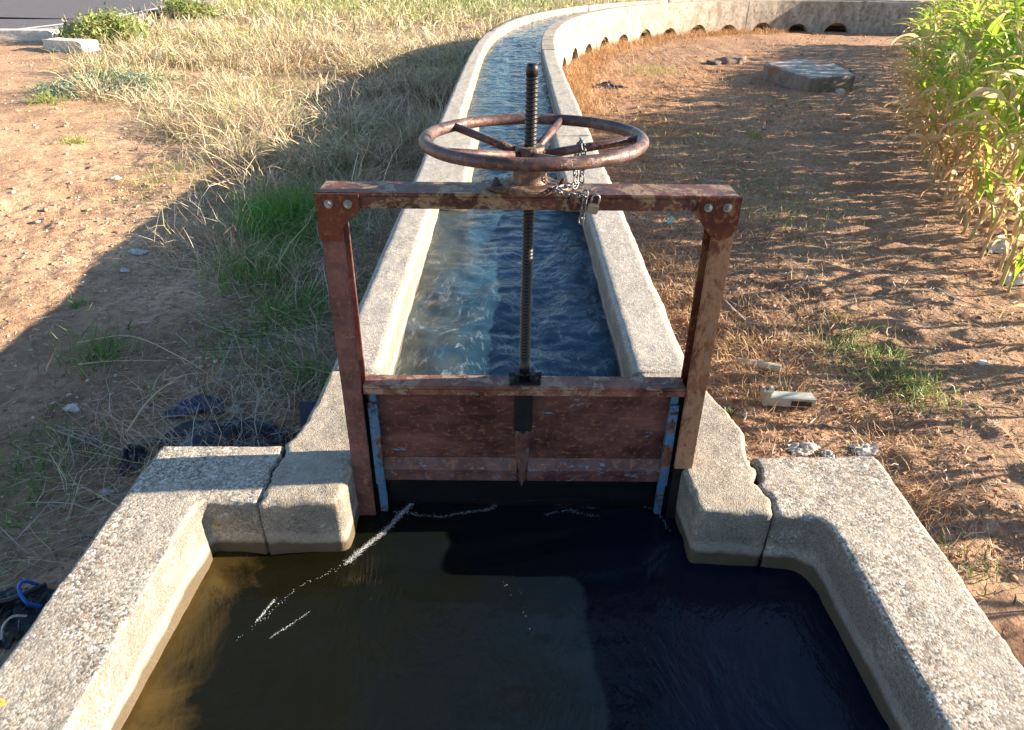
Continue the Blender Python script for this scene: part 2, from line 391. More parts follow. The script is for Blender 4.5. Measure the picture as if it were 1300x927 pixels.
# road on the upper left with a white edge line
def m_road():
    t = NT('asphalt'); n = t.noise(3, 5); f = t.noise(120, 3, .7)
    col = t.mix(n, (.10, .09, .095), (.16, .145, .15)); col = t.mix(.4, col, t.ramp(f, [(.3, .5), (.7, 1)]), 'MULTIPLY')
    return t.fin(col, .85, t.bump(f, .4, .006), spec=.3)
M_road = m_road(); M_line = m_plain('worn_road_paint', (.72, .70, .66), .8, 0, .4, 8, .2)
zr_ = -.47
e0 = Vector(at(-200, 62, zr_)); e1 = Vector(at(0, 42, zr_)); e2 = Vector(at(140, 25, zr_)); e3 = Vector(at(330, -14, zr_)); 
edge = [e0 + (e0 - e1)*1.5, e0, e1, e2, e3, e3 + (e3 - e2)*3]
def strip(name, pts, off0, off1, z, mat, th=0):
    vs, fs = [], []
    for i, p in enumerate(pts):
        t = (pts[min(i+1, len(pts)-1)] - pts[max(i-1, 0)]); t.z = 0; t.normalize(); n = Vector((-t.y, t.x, 0))
        vs += [(p + n*off0).to_tuple()[:2] + (z,), (p + n*off1).to_tuple()[:2] + (z,)]
        vs += [(p + n*off0).to_tuple()[:2] + (z - .25,), (p + n*off1).to_tuple()[:2] + (z - .25,)] if th else []
    k = 4 if th else 2
    for i in range(len(pts)-1):
        a = i*k; b = a + k; fs.append((a, b, b+1, a+1))
        if th: fs += [(a, a+2, b+2, b), (a+1, b+1, b+3, a+3)]
    m = MB(); m.add(vs, fs); return setp(m.build(name, mat), kind='structure')
strip('road', edge, -.05, 26, zr_, M_road, 1)
strip('road_marking', edge, .12, .30, zr_ + .004, M_line)

# ------------------------------------------------------------------ rough concrete solids
def rough_solid(name, poly, z0, z1, mat, parent=None, vox=.0066, amp=.0022, bev=.0035, seed=0, loc=None, cham=None):
    me = bpy.data.meshes.new(name); bm = bmesh.new()
    lo = [bm.verts.new((x*S, y*S, z0*S)) for x, y in poly]; hi = [bm.verts.new((x*S, y*S, z1*S)) for x, y in poly]
    bm.faces.new(lo[::-1]); top = bm.faces.new(hi); n = len(poly)
    for i in range(n): bm.faces.new((lo[i], lo[(i+1) % n], hi[(i+1) % n], hi[i]))
    bmesh.ops.recalc_face_normals(bm, faces=bm.faces)
    if bev: bmesh.ops.bevel(bm, geom=list(top.edges), offset=bev*S, segments=2, affect='EDGES', clamp_overlap=True)
    if cham:
        for v in bm.verts:   # lean a face: (test, dx) pushes low verts inwards
            cham(v)
    bm.to_mesh(me); bm.free()
    o = bpy.data.objects.new('tmp', me); COL.objects.link(o)
    md = o.modifiers.new('r', 'REMESH'); md.mode = 'VOXEL'; md.voxel_size = vox*S; md.use_smooth_shade = True
    dg = bpy.context.evaluated_depsgraph_get(); ev = o.evaluated_get(dg); m2 = bpy.data.meshes.new_from_object(ev)
    bpy.data.objects.remove(o)
    nv = len(m2.vertices); V = np.empty(nv*3, np.float32); m2.vertices.foreach_get('co', V); V = V.reshape(-1, 3).astype(float)/S
    N = np.empty(nv*3, np.float32); m2.vertex_normals.foreach_get('vector', N); N = N.reshape(-1, 3)
    d = amp*fbm(V[:, 0]*7, V[:, 1]*7, V[:, 2]*7, 3, seed) + amp*.35*fbm(V[:, 0]*45, V[:, 1]*45, V[:, 2]*45, 2, seed+5)
    # broken, crumbly edges: erode where two faces meet
    edge = np.clip(1 - np.max(np.abs(N), axis=1), 0, .3)/.3
    d = d - edge*amp*2.2*np.clip(.4 + vnoise(V[:, 0]*16, V[:, 1]*16, V[:, 2]*16, seed+9), 0, 2) - edge*amp*7*np.clip(fbm(V[:, 0]*22, V[:, 1]*22, V[:, 2]*22, 2, seed+14) - .35, 0, .6)
    V = V + N*d[:, None]
    base = wloc(parent) if parent is not None else Vector(loc or (0, 0, 0))
    m2.vertices.foreach_set('co', ((V - np.array(base))*S).astype(np.float32).ravel()); m2.update(); smooth(m2)
    m2.name = name
    return link(name, m2, mat, parent, (0, 0, 0) if parent is not None else base)
def jag(pts, n=8, amp=.008, seed=0):
    r = random.Random(seed); out = [pts[0]]
    for a, b in zip(pts[:-1], pts[1:]):
        for k in range(1, n+1):
            t = k/n; j = amp if k < n else amp*.5
            out.append((a[0] + (b[0]-a[0])*t + r.uniform(-j, j), a[1] + (b[1]-a[1])*t + r.uniform(-j, j)))
    return out
crL = [(-.515, 1.245), (-.507, 1.20), (-.522, 1.155), (-.510, 1.12), (-.515, 1.05)]
g = .0005
lp = [(-.647, -.9), (-.642, 1.0), (-.640, 1.045), (-.628, 1.056)] + [(x - g, y) for x, y in jag(crL[::-1], 4, .005, 1)] + [(-.80, 1.238), (-.812, .7), (-.815, -.9)]
def lean(v):
    if v.co.z < -.3*S and v.co.y > -.7*S:
        if abs(v.co.x) < .66*S and v.co.y < 1.03*S: v.co.x -= math.copysign(.075*S, v.co.x)
        if abs(v.co.x) < .62*S and v.co.y < 1.1*S: v.co.y -= .02*S
left_basin = rough_solid('basin_wall', lp, -.85, 0, C_basin, loc=(-.73, 1.0, -.5), seed=2, cham=lean, amp=.0026)
setp(left_basin, 'sunlit L shaped concrete basin wall on the left, rough with exposed gravel', 'concrete wall', 'basin walls')
crR = [(.548, 1.215), (.553, 1.165), (.535, 1.12), (.552, 1.075), (.545, 1.03)]
rp = [(.652, -.9), (.652, .96), (.646, .995), (.628, 1.016), (.60, 1.024)] + [(x + .0035, y) for x, y in jag(crR[::-1], 4, .006, 4)] + [(.845, 1.224), (.84, .7), (.83, -.9)]
right_basin = rough_solid('basin_wall', rp, -.85, .003, C_basin, loc=(.74, 1.0, -.5), seed=7, cham=lean, amp=.0026)
setp(right_basin, 'concrete basin wall on the right with shaded inner face and orange lichen spots', 'concrete wall', 'basin walls')
lpier = [(-.345, 1.064), (-.343, 1.10), (-.342, 1.30), (-.346, 1.56), (-.484, 1.56), (-.486, 1.44), (-.492, 1.34), (-.505, 1.27)] + [(x + g, y) for x, y in jag(crL, 4, .005, 1)] + [(-.352, 1.056)]
pl = rough_solid('gate_pier', lpier, -.85, .006, C_pier, loc=(-.43, 1.3, -.5), seed=12)
setp(pl, 'cracked concrete gate pier at the foot of the left rusty post', 'concrete pier', 'piers beside the gate')
rpier = [(.391, 1.040), (.386, 1.20), (.375, 1.32), (.352, 1.56), (.507, 1.56), (.522, 1.478), (.547, 1.38), (.561, 1.29)] + [(x - .0035, y) for x, y in jag(crR, 4, .006, 4)] + [(.398, 1.033)]
pr = rough_solid('gate_pier', rpier, -.85, .008, C_pier, loc=(.46, 1.3, -.5), seed=17)
setp(pr, 'smooth tan concrete gate pier under the right rusty post', 'concrete pier', 'piers beside the gate')

# ------------------------------------------------------------------ channel walls (swept)
chan = empty('irrigation_channel', (.018, 3, -.75), 'raised concrete irrigation channel curving away to the right with arched openings', 'irrigation channel')
def sweep(name, s0, s1, a, b, z0, z1, ds, dc, mat, amp=.004, seed=0, arches=None, both=False, ch=.012):
    """wall from offset a to b (right positive) between levels z0 and z1"""
    W, H_ = b - a, z1 - z0
    prof = []
    def seg_(p, q):
        n = max(1, int(math.hypot(q[0]-p[0], q[1]-p[1])/dc)); return [(p[0] + (q[0]-p[0])*k/n, p[1] + (q[1]-p[1])*k/n) for k in range(n)]
    c = ch
    cs = [(a, z0), (a, z1 - c), (a + c, z1), (b - c, z1), (b, z1 - c), (b, z0)]
    for i in range(5): prof += seg_(cs[i], cs[i+1])
    prof.append(cs[-1]); prof = np.array(prof); m = len(prof)
    n = max(2, int((s1 - s0)/ds) + 1); ss = np.linspace(s0, s1, n); x, y, tx, ty = cpos(ss)
    OX = x[:, None] + ty[:, None]*prof[None, :, 0]; OY = y[:, None] - tx[:, None]*prof[None, :, 0]; OZ = np.broadcast_to(prof[None, :, 1], OX.shape).copy()
    V = np.stack([OX, OY, OZ], -1).reshape(-1, 3)
    fs = [(i*m + k, i*m + (k+1) % m, (i+1)*m + (k+1) % m, (i+1)*m + k) for i in range(n-1) for k in range(m)]
    fs += [tuple(range(m)), tuple(range((n-1)*m, n*m))[::-1]]
    me = bpy.data.meshes.new(name); me.from_pydata((V*S).tolist(), [], fs)
    bm = bmesh.new(); bm.from_mesh(me); bmesh.ops.recalc_face_normals(bm, faces=bm.faces); bm.to_mesh(me); bm.free()
    if arches:
        o = bpy.data.objects.new('tmp', me); COL.objects.link(o); kill = []
        for s_, r_ in arches:
            px, py, tx_, ty_ = [float(q) for q in cpos(s_)]; nrm = Vector((ty_, -tx_, 0)); tan = Vector((tx_, ty_, 0))
            c0 = Vector((px, py, 0)) + nrm*(b + .3); zc = float(gsmooth(c0.x, c0.y)) - .13
            vs = []; K = 18
            for e in (0, -.75):
                for k in range(K+1):
                    an = math.pi*k/K; vs.append((c0 + nrm*e + tan*r_*math.cos(an) + Vector((0, 0, zc + r_*1.05*math.sin(an))))*S)
                vs.append((c0 + nrm*e - tan*r_ + Vector((0, 0, zc - .4)))*S); vs.append((c0 + nrm*e + tan*r_ + Vector((0, 0, zc - .4)))*S)
            q = K + 3; cf = [tuple(range(q)), tuple(range(q, 2*q))[::-1]] + [(i, i + q, (i+1) % q + q, (i+1) % q) for i in range(q)]
            cm = bpy.data.meshes.new('cut'); cm.from_pydata(vs, [], cf); bmm = bmesh.new(); bmm.from_mesh(cm); bmesh.ops.recalc_face_normals(bmm, faces=bmm.faces); bmm.to_mesh(cm); bmm.free()
            oc = bpy.data.objects.new('cut', cm); COL.objects.link(oc); kill.append(oc)
            md = o.modifiers.new('b', 'BOOLEAN'); md.operation = 'DIFFERENCE'; md.object = oc; md.solver = 'EXACT'
        dg = bpy.context.evaluated_depsgraph_get(); me = bpy.data.meshes.new_from_object(o.evaluated_get(dg)); me.name = name
        for k in kill + [o]: bpy.data.objects.remove(k)
    nv = len(me.vertices); P = np.empty(nv*3, np.float32); me.vertices.foreach_get('co', P); P = P.reshape(-1, 3).astype(float)/S
    N = np.empty(nv*3, np.float32); me.vertex_normals.foreach_get('vector', N); N = N.reshape(-1, 3)
    d = amp*fbm(P[:, 0]*5, P[:, 1]*5, P[:, 2]*5, 3, seed) + amp*.5*fbm(P[:, 0]*30, P[:, 1]*30, P[:, 2]*30, 2, seed+3)
    P = P + N*d[:, None]; base = np.array(wloc(chan))
    me.vertices.foreach_set('co', ((P - base)*S).astype(np.float32).ravel()); me.update()
    if not arches: smooth(me)
    return link(name, me, mat, chan)
AL, BL, AR, BR = -.508, -.368, .322, .49
j = .005
# (arc length is measured from y = 1.2)
lj = [.365, 3.4, 6.3, 9.6, 12.6, 15.8, 19, 22.4, 26, SMAX]
for i, (s0, s1) in enumerate(zip(lj[:-1], lj[1:])):
    near = s1 < 10; w = .004*(i % 2)
    sweep('channel_wall', s0 + j, s1 - j, AL - w, BL + w, -.85, 0 - .002*(i % 3), .02 if near else .12, .018 if near else .06, C_chan if near else C_far, .0035, 30 + i)
rj = [.365, 2.7, 5.2, 7.54, 10.9, 14.26, 17.62, 20.98, 24.34, SMAX]
arcs = [8.1 + 1.12*k for k in range(15)]
for i, (s0, s1) in enumerate(zip(rj[:-1], rj[1:])):
    near = s1 < 8; w = .004*(i % 2)
    ar = [(a_, .34 - .03*(k_ % 2)) for k_, a_ in enumerate(arcs) if s0 + .35 < a_ < s1 - .35] if not near else None
    sweep('channel_wall', s0 + j, s1 - j, AR - w, BR + w, -1.15, 0 - .002*(i % 3), .02 if near else .10, .018 if near else .07, C_chan if s1 < 8 else C_far, .0035, 50 + i, ar)
sweep('channel_floor', .3, SMAX, -.45, .45, -.60, -.42, .3, .2, C_pier, .003, 70)
# throat blocks that narrow the channel behind the wheel
sweep('throat_block', 2.02, 3.44, AL + .004, -.235, -.5, .012, .02, .018, C_chan, .003, 81)
sweep('throat_block', 2.02, 3.44, .245, BR - .004, -.5, .012, .02, .018, C_chan, .003, 83)

# ------------------------------------------------------------------ water
def m_water(name, murk, tamt, foam=False, tint=(.5, .42, .2), nsc=1, bs=1.0, rough=.03):
    t = NT(name)
    x, y, z = t.sep()
    st = t.mapv((1, .55, 1)); a = t.noise(6.5*nsc, 6, .6, st, 2.2); b = t.noise(34*nsc, 4, .6, st, .6); c = t.noise(2.5*nsc, 3, .5)
    h = t.math('ADD', a, t.math('MULTIPLY', b, .16))
    nor = t.bump(h, .45*bs, .03*bs)
    gl = t.n.new('ShaderNodeBsdfGlossy'); gl.inputs['Roughness'].default_value = rough; t.l.new(nor, gl.inputs['Normal'])
    df = t.n.new('ShaderNodeBsdfDiffuse'); 
    mc = t.mix(t.ramp(c, [(.4, 0), (.6, 1)]), tuple(k*.7 for k in murk), murk)
    if foam:
        bl = t.n.new('ShaderNodeMapRange'); bl.inputs[1].default_value = -.18; bl.inputs[2].default_value = -.45; t.l.new(t.math('ADD', x, t.math('MULTIPLY', t.math('SUBTRACT', t.noise(3, 5, .6, None, 1), .5), .9)), bl.inputs[0])
        mc = t.mix(t.math('MULTIPLY', bl.outputs[0], .6), mc, (.085, .078, .045))  # left side browned: sunlight on wall and murk put into the colour
        sw = t.mapv((1.6, .7, 1), (0, 0, .6)); f1 = t.noise(4.2, 9, .72, sw, 3.4); f2 = t.noise(26, 5, .7, t.mapv((2, .6, 1), (0, 0, .9)), 1.5)
        fade = t.ramp(y, [(0, 0), (1, 1)])
        mr = t.n.new('ShaderNodeMapRange'); mr.inputs[1].default_value = 4.4; mr.inputs[2].default_value = 1.8; t.l.new(y, mr.inputs[0])
        fm = t.math('MULTIPLY', t.ramp(f1, [(.54, 0), (.72, 1)]), t.ramp(f2, [(.35, .3), (.6, 1)]))
        fm = t.math('MULTIPLY', fm, t.math('MULTIPLY', mr.outputs[0], .8), True)
        mc = t.mix(fm, mc, (.55, .60, .62)); t.l.new(mc, df.inputs[0])
    else:
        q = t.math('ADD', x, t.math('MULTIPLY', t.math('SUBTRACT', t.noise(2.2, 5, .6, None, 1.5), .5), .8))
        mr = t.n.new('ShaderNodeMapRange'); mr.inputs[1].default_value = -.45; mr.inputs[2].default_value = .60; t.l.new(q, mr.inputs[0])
        mc = t.mix(mr.outputs[0], (.0072, .0076, .0028), (.0010, .0085, .021))  # navy towards the right: sky reflection painted into the murk colour
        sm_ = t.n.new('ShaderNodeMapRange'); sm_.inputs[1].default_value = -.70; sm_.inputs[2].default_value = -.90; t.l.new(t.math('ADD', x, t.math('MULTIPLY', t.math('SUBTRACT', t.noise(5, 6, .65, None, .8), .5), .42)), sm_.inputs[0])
        mc = t.mix(sm_.outputs[0], mc, (.10, .064, .017)); t.l.new(mc, df.inputs[0])  # golden silt by the left wall, its sunlit glow painted in
    tr = t.n.new('ShaderNodeBsdfTransparent'); tr.inputs[0].default_value = (*tint, 1)
    m1 = t.n.new('ShaderNodeMixShader'); t.l.new(df.outputs[0], m1.inputs[1]); t.l.new(tr.outputs[0], m1.inputs[2]); m1.inputs[0].default_value = tamt
    if foam: t.inp(m1.inputs[0], t.math('SUBTRACT', tamt, fm, True))
    fr = t.n.new('ShaderNodeFresnel'); fr.inputs[0].default_value = 1.33; t.l.new(nor, fr.inputs['Normal'])
    m2 = t.n.new('ShaderNodeMixShader'); t.inp(m2.inputs[0], fr.outputs[0]); t.l.new(m1.outputs[0], m2.inputs[1]); t.l.new(gl.outputs[0], m2.inputs[2])
    t.l.new(m2.outputs[0], t.out.inputs[0]); return t.m
M_wch = m_water('channel_water', (.024, .064, .100), .10, True, (.55, .42, .2), .8, 1.15, .09)
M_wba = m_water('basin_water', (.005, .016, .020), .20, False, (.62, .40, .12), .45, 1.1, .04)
n1_, n2_ = 1150, 46
ss = np.r_[np.linspace(.0, 10, 900), np.linspace(10.02, SMAX, 250)]; cx, cy, ctx, cty = cpos(ss)
o_ = np.linspace(-.40, .36, n2_)
WX = cx[:, None] + cty[:, None]*o_; WY = cy[:, None] - ctx[:, None]*o_
rough_f = (1 - .3*sstep(2.2, 4.8, ss))[:, None]
WZ = -.115 + .006*rough_f*fbm(WX*9, WY*4.5, 0, 4, 91)*1.5 + .0025*fbm(WX*10, WY*26, 0, 3, 95) - .006*sstep(3.4, 2.2, ss)[:, None]
ii = np.arange(WX.size).reshape(WX.shape); FQ = np.stack([ii[:-1, :-1], ii[:-1, 1:], ii[1:, 1:], ii[1:, :-1]], -1).reshape(-1, 4)
wch = np_mesh('channel_water', np.stack([WX, WY, WZ], -1).reshape(-1, 3), FQ, M_wch, sm=True); setp(wch, kind='structure')
bx, by = np.meshgrid(np.linspace(-.75, .75, 150), np.linspace(-.9, 1.197, 200))
def bzf(bx, by): return -.142 + .0030*fbm(bx*3.5, by*7, 0, 4, 101) + .010*sstep(.86, 1.12, by)*fbm(bx*2.2 + by*4, by*13 - bx*3, 0, 3, 103)
bz = bzf(bx, by)
ii = np.arange(bx.size).reshape(bx.shape); FQ = np.stack([ii[:-1, :-1], ii[:-1, 1:], ii[1:, 1:], ii[1:, :-1]], -1).reshape(-1, 4)
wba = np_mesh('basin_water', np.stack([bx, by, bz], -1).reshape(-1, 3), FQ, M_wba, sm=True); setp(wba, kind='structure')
# foam: bubbles strung along the eddy lines of the basin
ico = bmesh.new(); bmesh.ops.create_icosphere(ico, subdivisions=1, radius=1); icoV = np.array([v.co[:] for v in ico.verts]); icoF = np.array([[v.index for v in f.verts] for f in ico.faces]); ico.free()
def scatter(name, P, Sc, mat, tint, sm=True, squash=None, jit=.25, loc=(0, 0, 0)):
    n = len(P); V = icoV[None]*(1 + jit*rng.uniform(-1, 1, (n, len(icoV), 1)))
    A = rng.uniform(.6, 1.3, (n, 1, 3))*np.asarray(Sc)[:, None, None]
    if squash is not None: A[..., 2] *= squash
    V = V*A; an = rng.uniform(0, 6.28, n); c, s = np.cos(an)[:, None], np.sin(an)[:, None]
    V = np.stack([V[..., 0]*c - V[..., 1]*s, V[..., 0]*s + V[..., 1]*c, V[..., 2]], -1) + np.asarray(P)[:, None, :]
    Fc = (icoF[None] + (np.arange(n)*len(icoV))[:, None, None]).reshape(-1, 3)
    t = np.repeat(np.asarray(tint), len(icoV), axis=0)
    return np_mesh(name, V.reshape(-1, 3), Fc, mat, t, sm=sm, loc=loc)
fp = []
for pts, n, spread in [([(528, 636), (497, 667), (470, 690), (440, 716)], 1900, 3), ([(440, 716), (380, 745), (330, 790), (300, 815)], 90, 2), ([(350, 762), (325, 790)], 200, 1.2), ([(395, 775), (340, 812)], 120, 1),
                       ([(640, 735), (665, 760), (675, 800)], 14, 8), ([(500, 652), (560, 657), (620, 647), (660, 628)], 500, 2), ([(690, 655), (740, 645), (800, 638), (835, 650), (850, 675)], 300, 2), ([(640, 640), (665, 628), (700, 640), (760, 660)], 200, 4)]:
    pp = np.array([at(u, v, -.142)[:2] for u, v in pts]); L = np.r_[0, np.cumsum(np.hypot(*np.diff(pp, axis=0).T))]
    t_ = rng.uniform(0, L[-1], n); x_ = np.interp(t_, L, pp[:, 0]) + rng.normal(0, spread*.0012, n); y_ = np.interp(t_, L, pp[:, 1]) + rng.normal(0, spread*.0012, n)
    fp.append(np.stack([x_, y_, bzf(x_, y_) + .0003], -1))
fp = np.concatenate(fp); M_foam = m_plain('white_foam', (.48, .50, .50), .3, 0, .1, 50, 0)
fo = scatter('foam', fp, rng.uniform(.0003, .0008, len(fp)), M_foam, np.ones((len(fp), 3)), squash=.45); setp(fo, kind='stuff')

# ------------------------------------------------------------------ the sluice gate
G = empty('sluice_gate', (.03, 1.19, -.14), 'rusty steel sluice gate with handwheel standing between the concrete piers', 'sluice gate')
GL, GR = -.343, .407     # outer faces of the two posts
Y0, Y1 = 1.160, 1.222
def upost(xo, sg, zf0, zb0, z1, mat, mb):
    p = MB(); t = .006
    x2 = xo + sg*.040
    p.box(min(xo, x2), max(xo, x2), Y0, Y0 + t, zf0, z1)                  # front flange
    po = p.build('post', mat, G, bev=.0012)
    q = MB(); x3 = xo + sg*t
    q.box(min(xo, x3), max(xo, x3), Y0 + t + .0005, Y1, zb0, z1); xb = xo + sg*.038; q.box(min(x3, xb), max(x3, xb), Y1 - t, Y1 - .0005, zb0, z1)
    q.build('rear_flange', mb, po, bev=.001); return po
upost(GL, 1, -.36, -.36, .600, M_post, M_post)
upost(GR, -1, .008, -.36, .600, M_postr, M_gus)  # darker rear flange: shade behind the front flange put into its colour
lowr = MB(); lowr.box(GR - .040, GR - .012, Y0 + .001, Y0 + .005, -.36, .006); lowr.build('lower_leg', M_oil, G)
# crossbeam: angle section, wide top face and front face
bmz0, bmz1 = .602, .630
b = MB(); b.box(GL + .002, GR - .001, Y0 - .002, Y0 + .068, bmz1 - .006, bmz1); b.box(GL + .002, GR - .001, Y0 - .002, Y0 + .004, bmz0 - .001, bmz1 - .0065); b.box(GL + .002, GR - .001, Y0 + .062, Y0 + .068, bmz0 - .001, bmz1 - .0065)
b.build('crossbeam', M_beam, G, bev=.0014)
for sx, xo in ((1, GL - .001), (-1, GR + .001)):
    gp = MB(); w = .078; poly = [(xo, .632 - .002), (xo + sx*w, .630), (xo + sx*w, .598), (xo + sx*.048, .558), (xo + sx*.030, .548), (xo + sx*.010, .556), (xo, .570)]
    if sx > 0: poly = [(xo, .629), (xo + w, .629), (xo + w, .598), (xo + .056, .580), (xo + .041, .560), (xo + .0405, .54), (xo, .54)]
    gp.prism(poly, 'y', Y0 - .0085, Y0 - .003)
    g_ = gp.build('gusset', M_gus, G, bev=.001)
    for k in (.024, .058):
        MB().bolt((xo + sx*k, Y0 - .0085, .611), .0062, .010).build('bolt', M_zinc, g_, sm=False)
# gate leaf
LP0, LP1 = -.298, .362
pan = MB()
prof = [(1.186, .208), (1.1845, .06), (1.184, -.015), (1.176, -.018), (1.176, -.040), (1.184, -.042), (1.184, -.050), (1.193, -.050), (1.193, .208)]
pan.prism(prof, 'x', LP0, LP1); panel = pan.build('gate_leaf', M_panel, G, bev=.0008)
lip = MB(); lip.prism([(1.1835, .018), (1.172, -.010), (1.172, -.040), (1.1755, -.040), (1.1755, -.0185), (1.1835, -.0155)], 'x', LP0 + .012, .032 - .012); lip.prism([(1.1835, .018), (1.172, -.010), (1.172, -.040), (1.1755, -.040), (1.1755, -.0185), (1.1835, -.0155)], 'x', .032 + .012, LP1 - .014)
lip.build('bottom_lip', M_lip, panel, bev=.0006)
tf = MB(); tf.box(GL + .044, GR - .042, 1.160, 1.204, .215, .2215); tf.box(GL + .044, GR - .042, 1.160, 1.166, .200, .2145)
tf.build('top_flange', M_flange, panel, bev=.001)
st = MB()                                           # central stiffener: plate and fin that tapers out at the foot
st.box(.013, .051, 1.170, 1.1855, .10, .1995)
st2 = MB(); st2.add([(.014, 1.184, .0995), (.050, 1.184, .0995), (.032, 1.160, .0995), (.019, 1.183, -.030), (.045, 1.183, -.030), (.032, 1.166, -.052)], [(0, 2, 5, 3), (2, 1, 4, 5), (0, 3, 4, 1), (0, 1, 2), (3, 5, 4)])
st.build('stiffener', M_oil, panel, bev=.001); st2.build('stiffener_fin', M_lip, panel)
for x0, x1 in ((GL + .047, GL + .067), (GR - .067, GR - .047)):
    gs = MB(); gs.box(x0, x1, 1.168, 1.174, -.05, .172); gs.box(x0 + .002, x1 - .002, 1.1745, 1.186, -.30, .205)
    g_ = gs.build('guide_strip', M_blue, G, bev=.001); MB().bolt(((x0+x1)/2, 1.168, .155), .0045, .006).build('bolt', M_blue, g_)
# dark plates filling the slots beside the leaf
ap = MB(); ap.box(LP0 + .001, LP1 - .001, 1.2005, 1.206, -.42, -.02); ap.build('gap_shade_plate', m_plain('gap_shade_black', (.005, .005, .006), .3), panel)  # added plate: its black paints the shade of the gap under the leaf
for xa, xb in ((GL + .0065, LP0 - .001), (LP1 + .001, GR - .0065)):
    ss_ = MB(); ss_.box(xa, xb, 1.190, 1.196, -.42, .199); ss_.build('slot_plate', M_oil, G)
sl = MB(); 0 and sl.box(GL + .0065, LP0 - .001, 1.190, 1.196, -.42, .199); 0
# spindle with a real helical thread
SX, SY = .0345, 1.192
def thread(m, z0, z1, r, pitch, n=22, dep=.0022):
    per = 10; rows = int((z1 - z0)/pitch*per); vs = []
    for i in range(rows + 1):
        z = z0 + (z1 - z0)*i/rows
        for k in range(n):
            ph = (z/pitch - k/n) % 1.0; h = abs(ph*2 - 1); rr = r - dep*(1 - min(1, h*1.5))
            if i in (0, rows): rr = r*.75
            a = 2*math.pi*k/n; vs.append((SX + rr*math.cos(a) + .004*(z - .7), SY + rr*math.sin(a), z))
    m.add(vs, [(i*n + k, i*n + (k+1) % n, (i+1)*n + (k+1) % n, (i+1)*n + k) for i in range(rows) for k in range(n)] + [tuple(range(n))[::-1], tuple(range(rows*n, rows*n + n))])
sp = MB(); thread(sp, .275, .822, .0112, .0072); sp.lathe([(.0100, .8215), (.0104, .836), (.0075, .842)], (SX, SY, 0), 18); spo = sp.build('spindle', M_oil, G, sm=True)
sh = MB(); sh.lathe([(.0106, .225), (.0106, .277)], (SX - .001, SY, 0), 20); sh.build('plain_shank', M_oil, spo, sm=True)
cv = MB(); cv.box(SX - .021, SX - .013, 1.170, 1.206, .222, .244); cv.box(SX + .012, SX + .020, 1.170, 1.206, .222, .244); cv.box(SX - .032, SX + .032, 1.165, 1.201, .2220, .2275)
cvo = cv.build('clevis', M_oil, spo, bev=.0015)
t_ = MB(); t_.tube([(SX - .034, 1.186, .236), (SX + .034, 1.186, .236)], .0045, 10); t_.tube([(SX + .028, 1.186, .236), (SX + .0335, 1.186, .236)], .009, 6); t_.build('clevis_pin', M_oil, cvo)
# bearing housing on the beam
bh = MB(); bh.lathe([(.052, .0), (.053, .007), (.050, .011), (.034, .014), (.031, .020), (.030, .040), (.0325, .043), (.0325, .0475), (.018, .049)], (SX, SY, bmz1 + .001), 40)
bh.prism([(SX + .068*math.cos(a)*1.15, SY - .001 + .040*math.sin(a)) for a in np.linspace(0, 2*math.pi, 30, endpoint=False)], 'z', bmz1 + .0005, bmz1 + .008)
bho = bh.build('bearing_housing', M_cast, G, sm=False, bev=.0015)
for dx in (-.060, .060): MB().bolt((SX + dx, SY, bmz1 + .008), .0070, .010, 'z').build('bolt', M_cast, bho)
# handwheel
hw = empty('handwheel', (0, 0, 0), None, None); hw.parent = G; WC = Vector((.0395, 1.194, .7185)); hw.location = (WC - wloc(G))*S
tilt = lambda x, y: .002*x/.2 - .006*(y)/.2
WR = .188
rim = MB(); rim.tube([(WC.x + WR*math.cos(a), WC.y + WR*math.sin(a), WC.z + tilt(WR*math.cos(a), WR*math.sin(a))) for a in np.linspace(0, 2*math.pi, 96, endpoint=False)], .0106, 16, closed=True)
rim.build('rim', M_wheel, hw, sm=True)
spk = []
for k in range(5):
    a = R(143 - 72*k); c, s = math.cos(a), math.sin(a); p0 = Vector((SX + .022*c, SY + .022*s, WC.z - .027)); p1 = Vector((WC.x + (WR - .004)*c, WC.y + (WR - .004)*s, WC.z + tilt(WR*c, WR*s)))
    m = MB(); m.tube([p0, p0.lerp(p1, .5), p1], [.0080, .0076, .0072], 12); m.build('spoke', M_wheel, hw, sm=True); spk.append((p0, p1))
hb = MB(); hb.lathe([(.020, -.028), (.026, -.020), (.0265, .010), (.0245, .014), (.0125, .014)], (SX, SY, WC.z - .026), 28); hb.build('hub', M_cast, hw, sm=False, bev=.001)
MB().bolt((SX + .0275, SY, WC.z - .026), .004, .006).build('grease_nipple', M_zinc, hw)

# chain round the spoke, and the padlock that hangs from it
def chainpath(pts, pitch):
    P = catmull3(pts, 12); L = np.r_[0, np.cumsum(np.linalg.norm(np.diff(P, axis=0), axis=1))]; k = int(L[-1]/pitch)
    return [(np.array([np.interp(pitch*i, L, P[:, j]) for j in range(3)])) for i in range(k + 1)]
def catmull3(P, n):
    P = [np.array(p, float) for p in P]; P = [2*P[0] - P[1]] + P + [2*P[-1] - P[-2]]; out = []
    for i in range(1, len(P) - 2):
        for k in range(n):
            t = k/n; a, b, c, d = P[i-1], P[i], P[i+1], P[i+2]
            out.append(.5*((2*b) + (-a + c)*t + (2*a - 5*b + 4*c - d)*t*t + (-a + 3*b - 3*c + d)*t**3))
    out.append(P[-2]); return np.array(out)
def link_pts(c, t, side, L, w):
    out = []
    for a in np.linspace(0, 2*math.pi, 18, endpoint=False):
        ca, sa = math.cos(a), math.sin(a); out.append(c + t*((L/2 - w)*(1 if ca > 0 else -1)*(abs(ca) > .15) + w*ca) + side*w*sa)
    return out
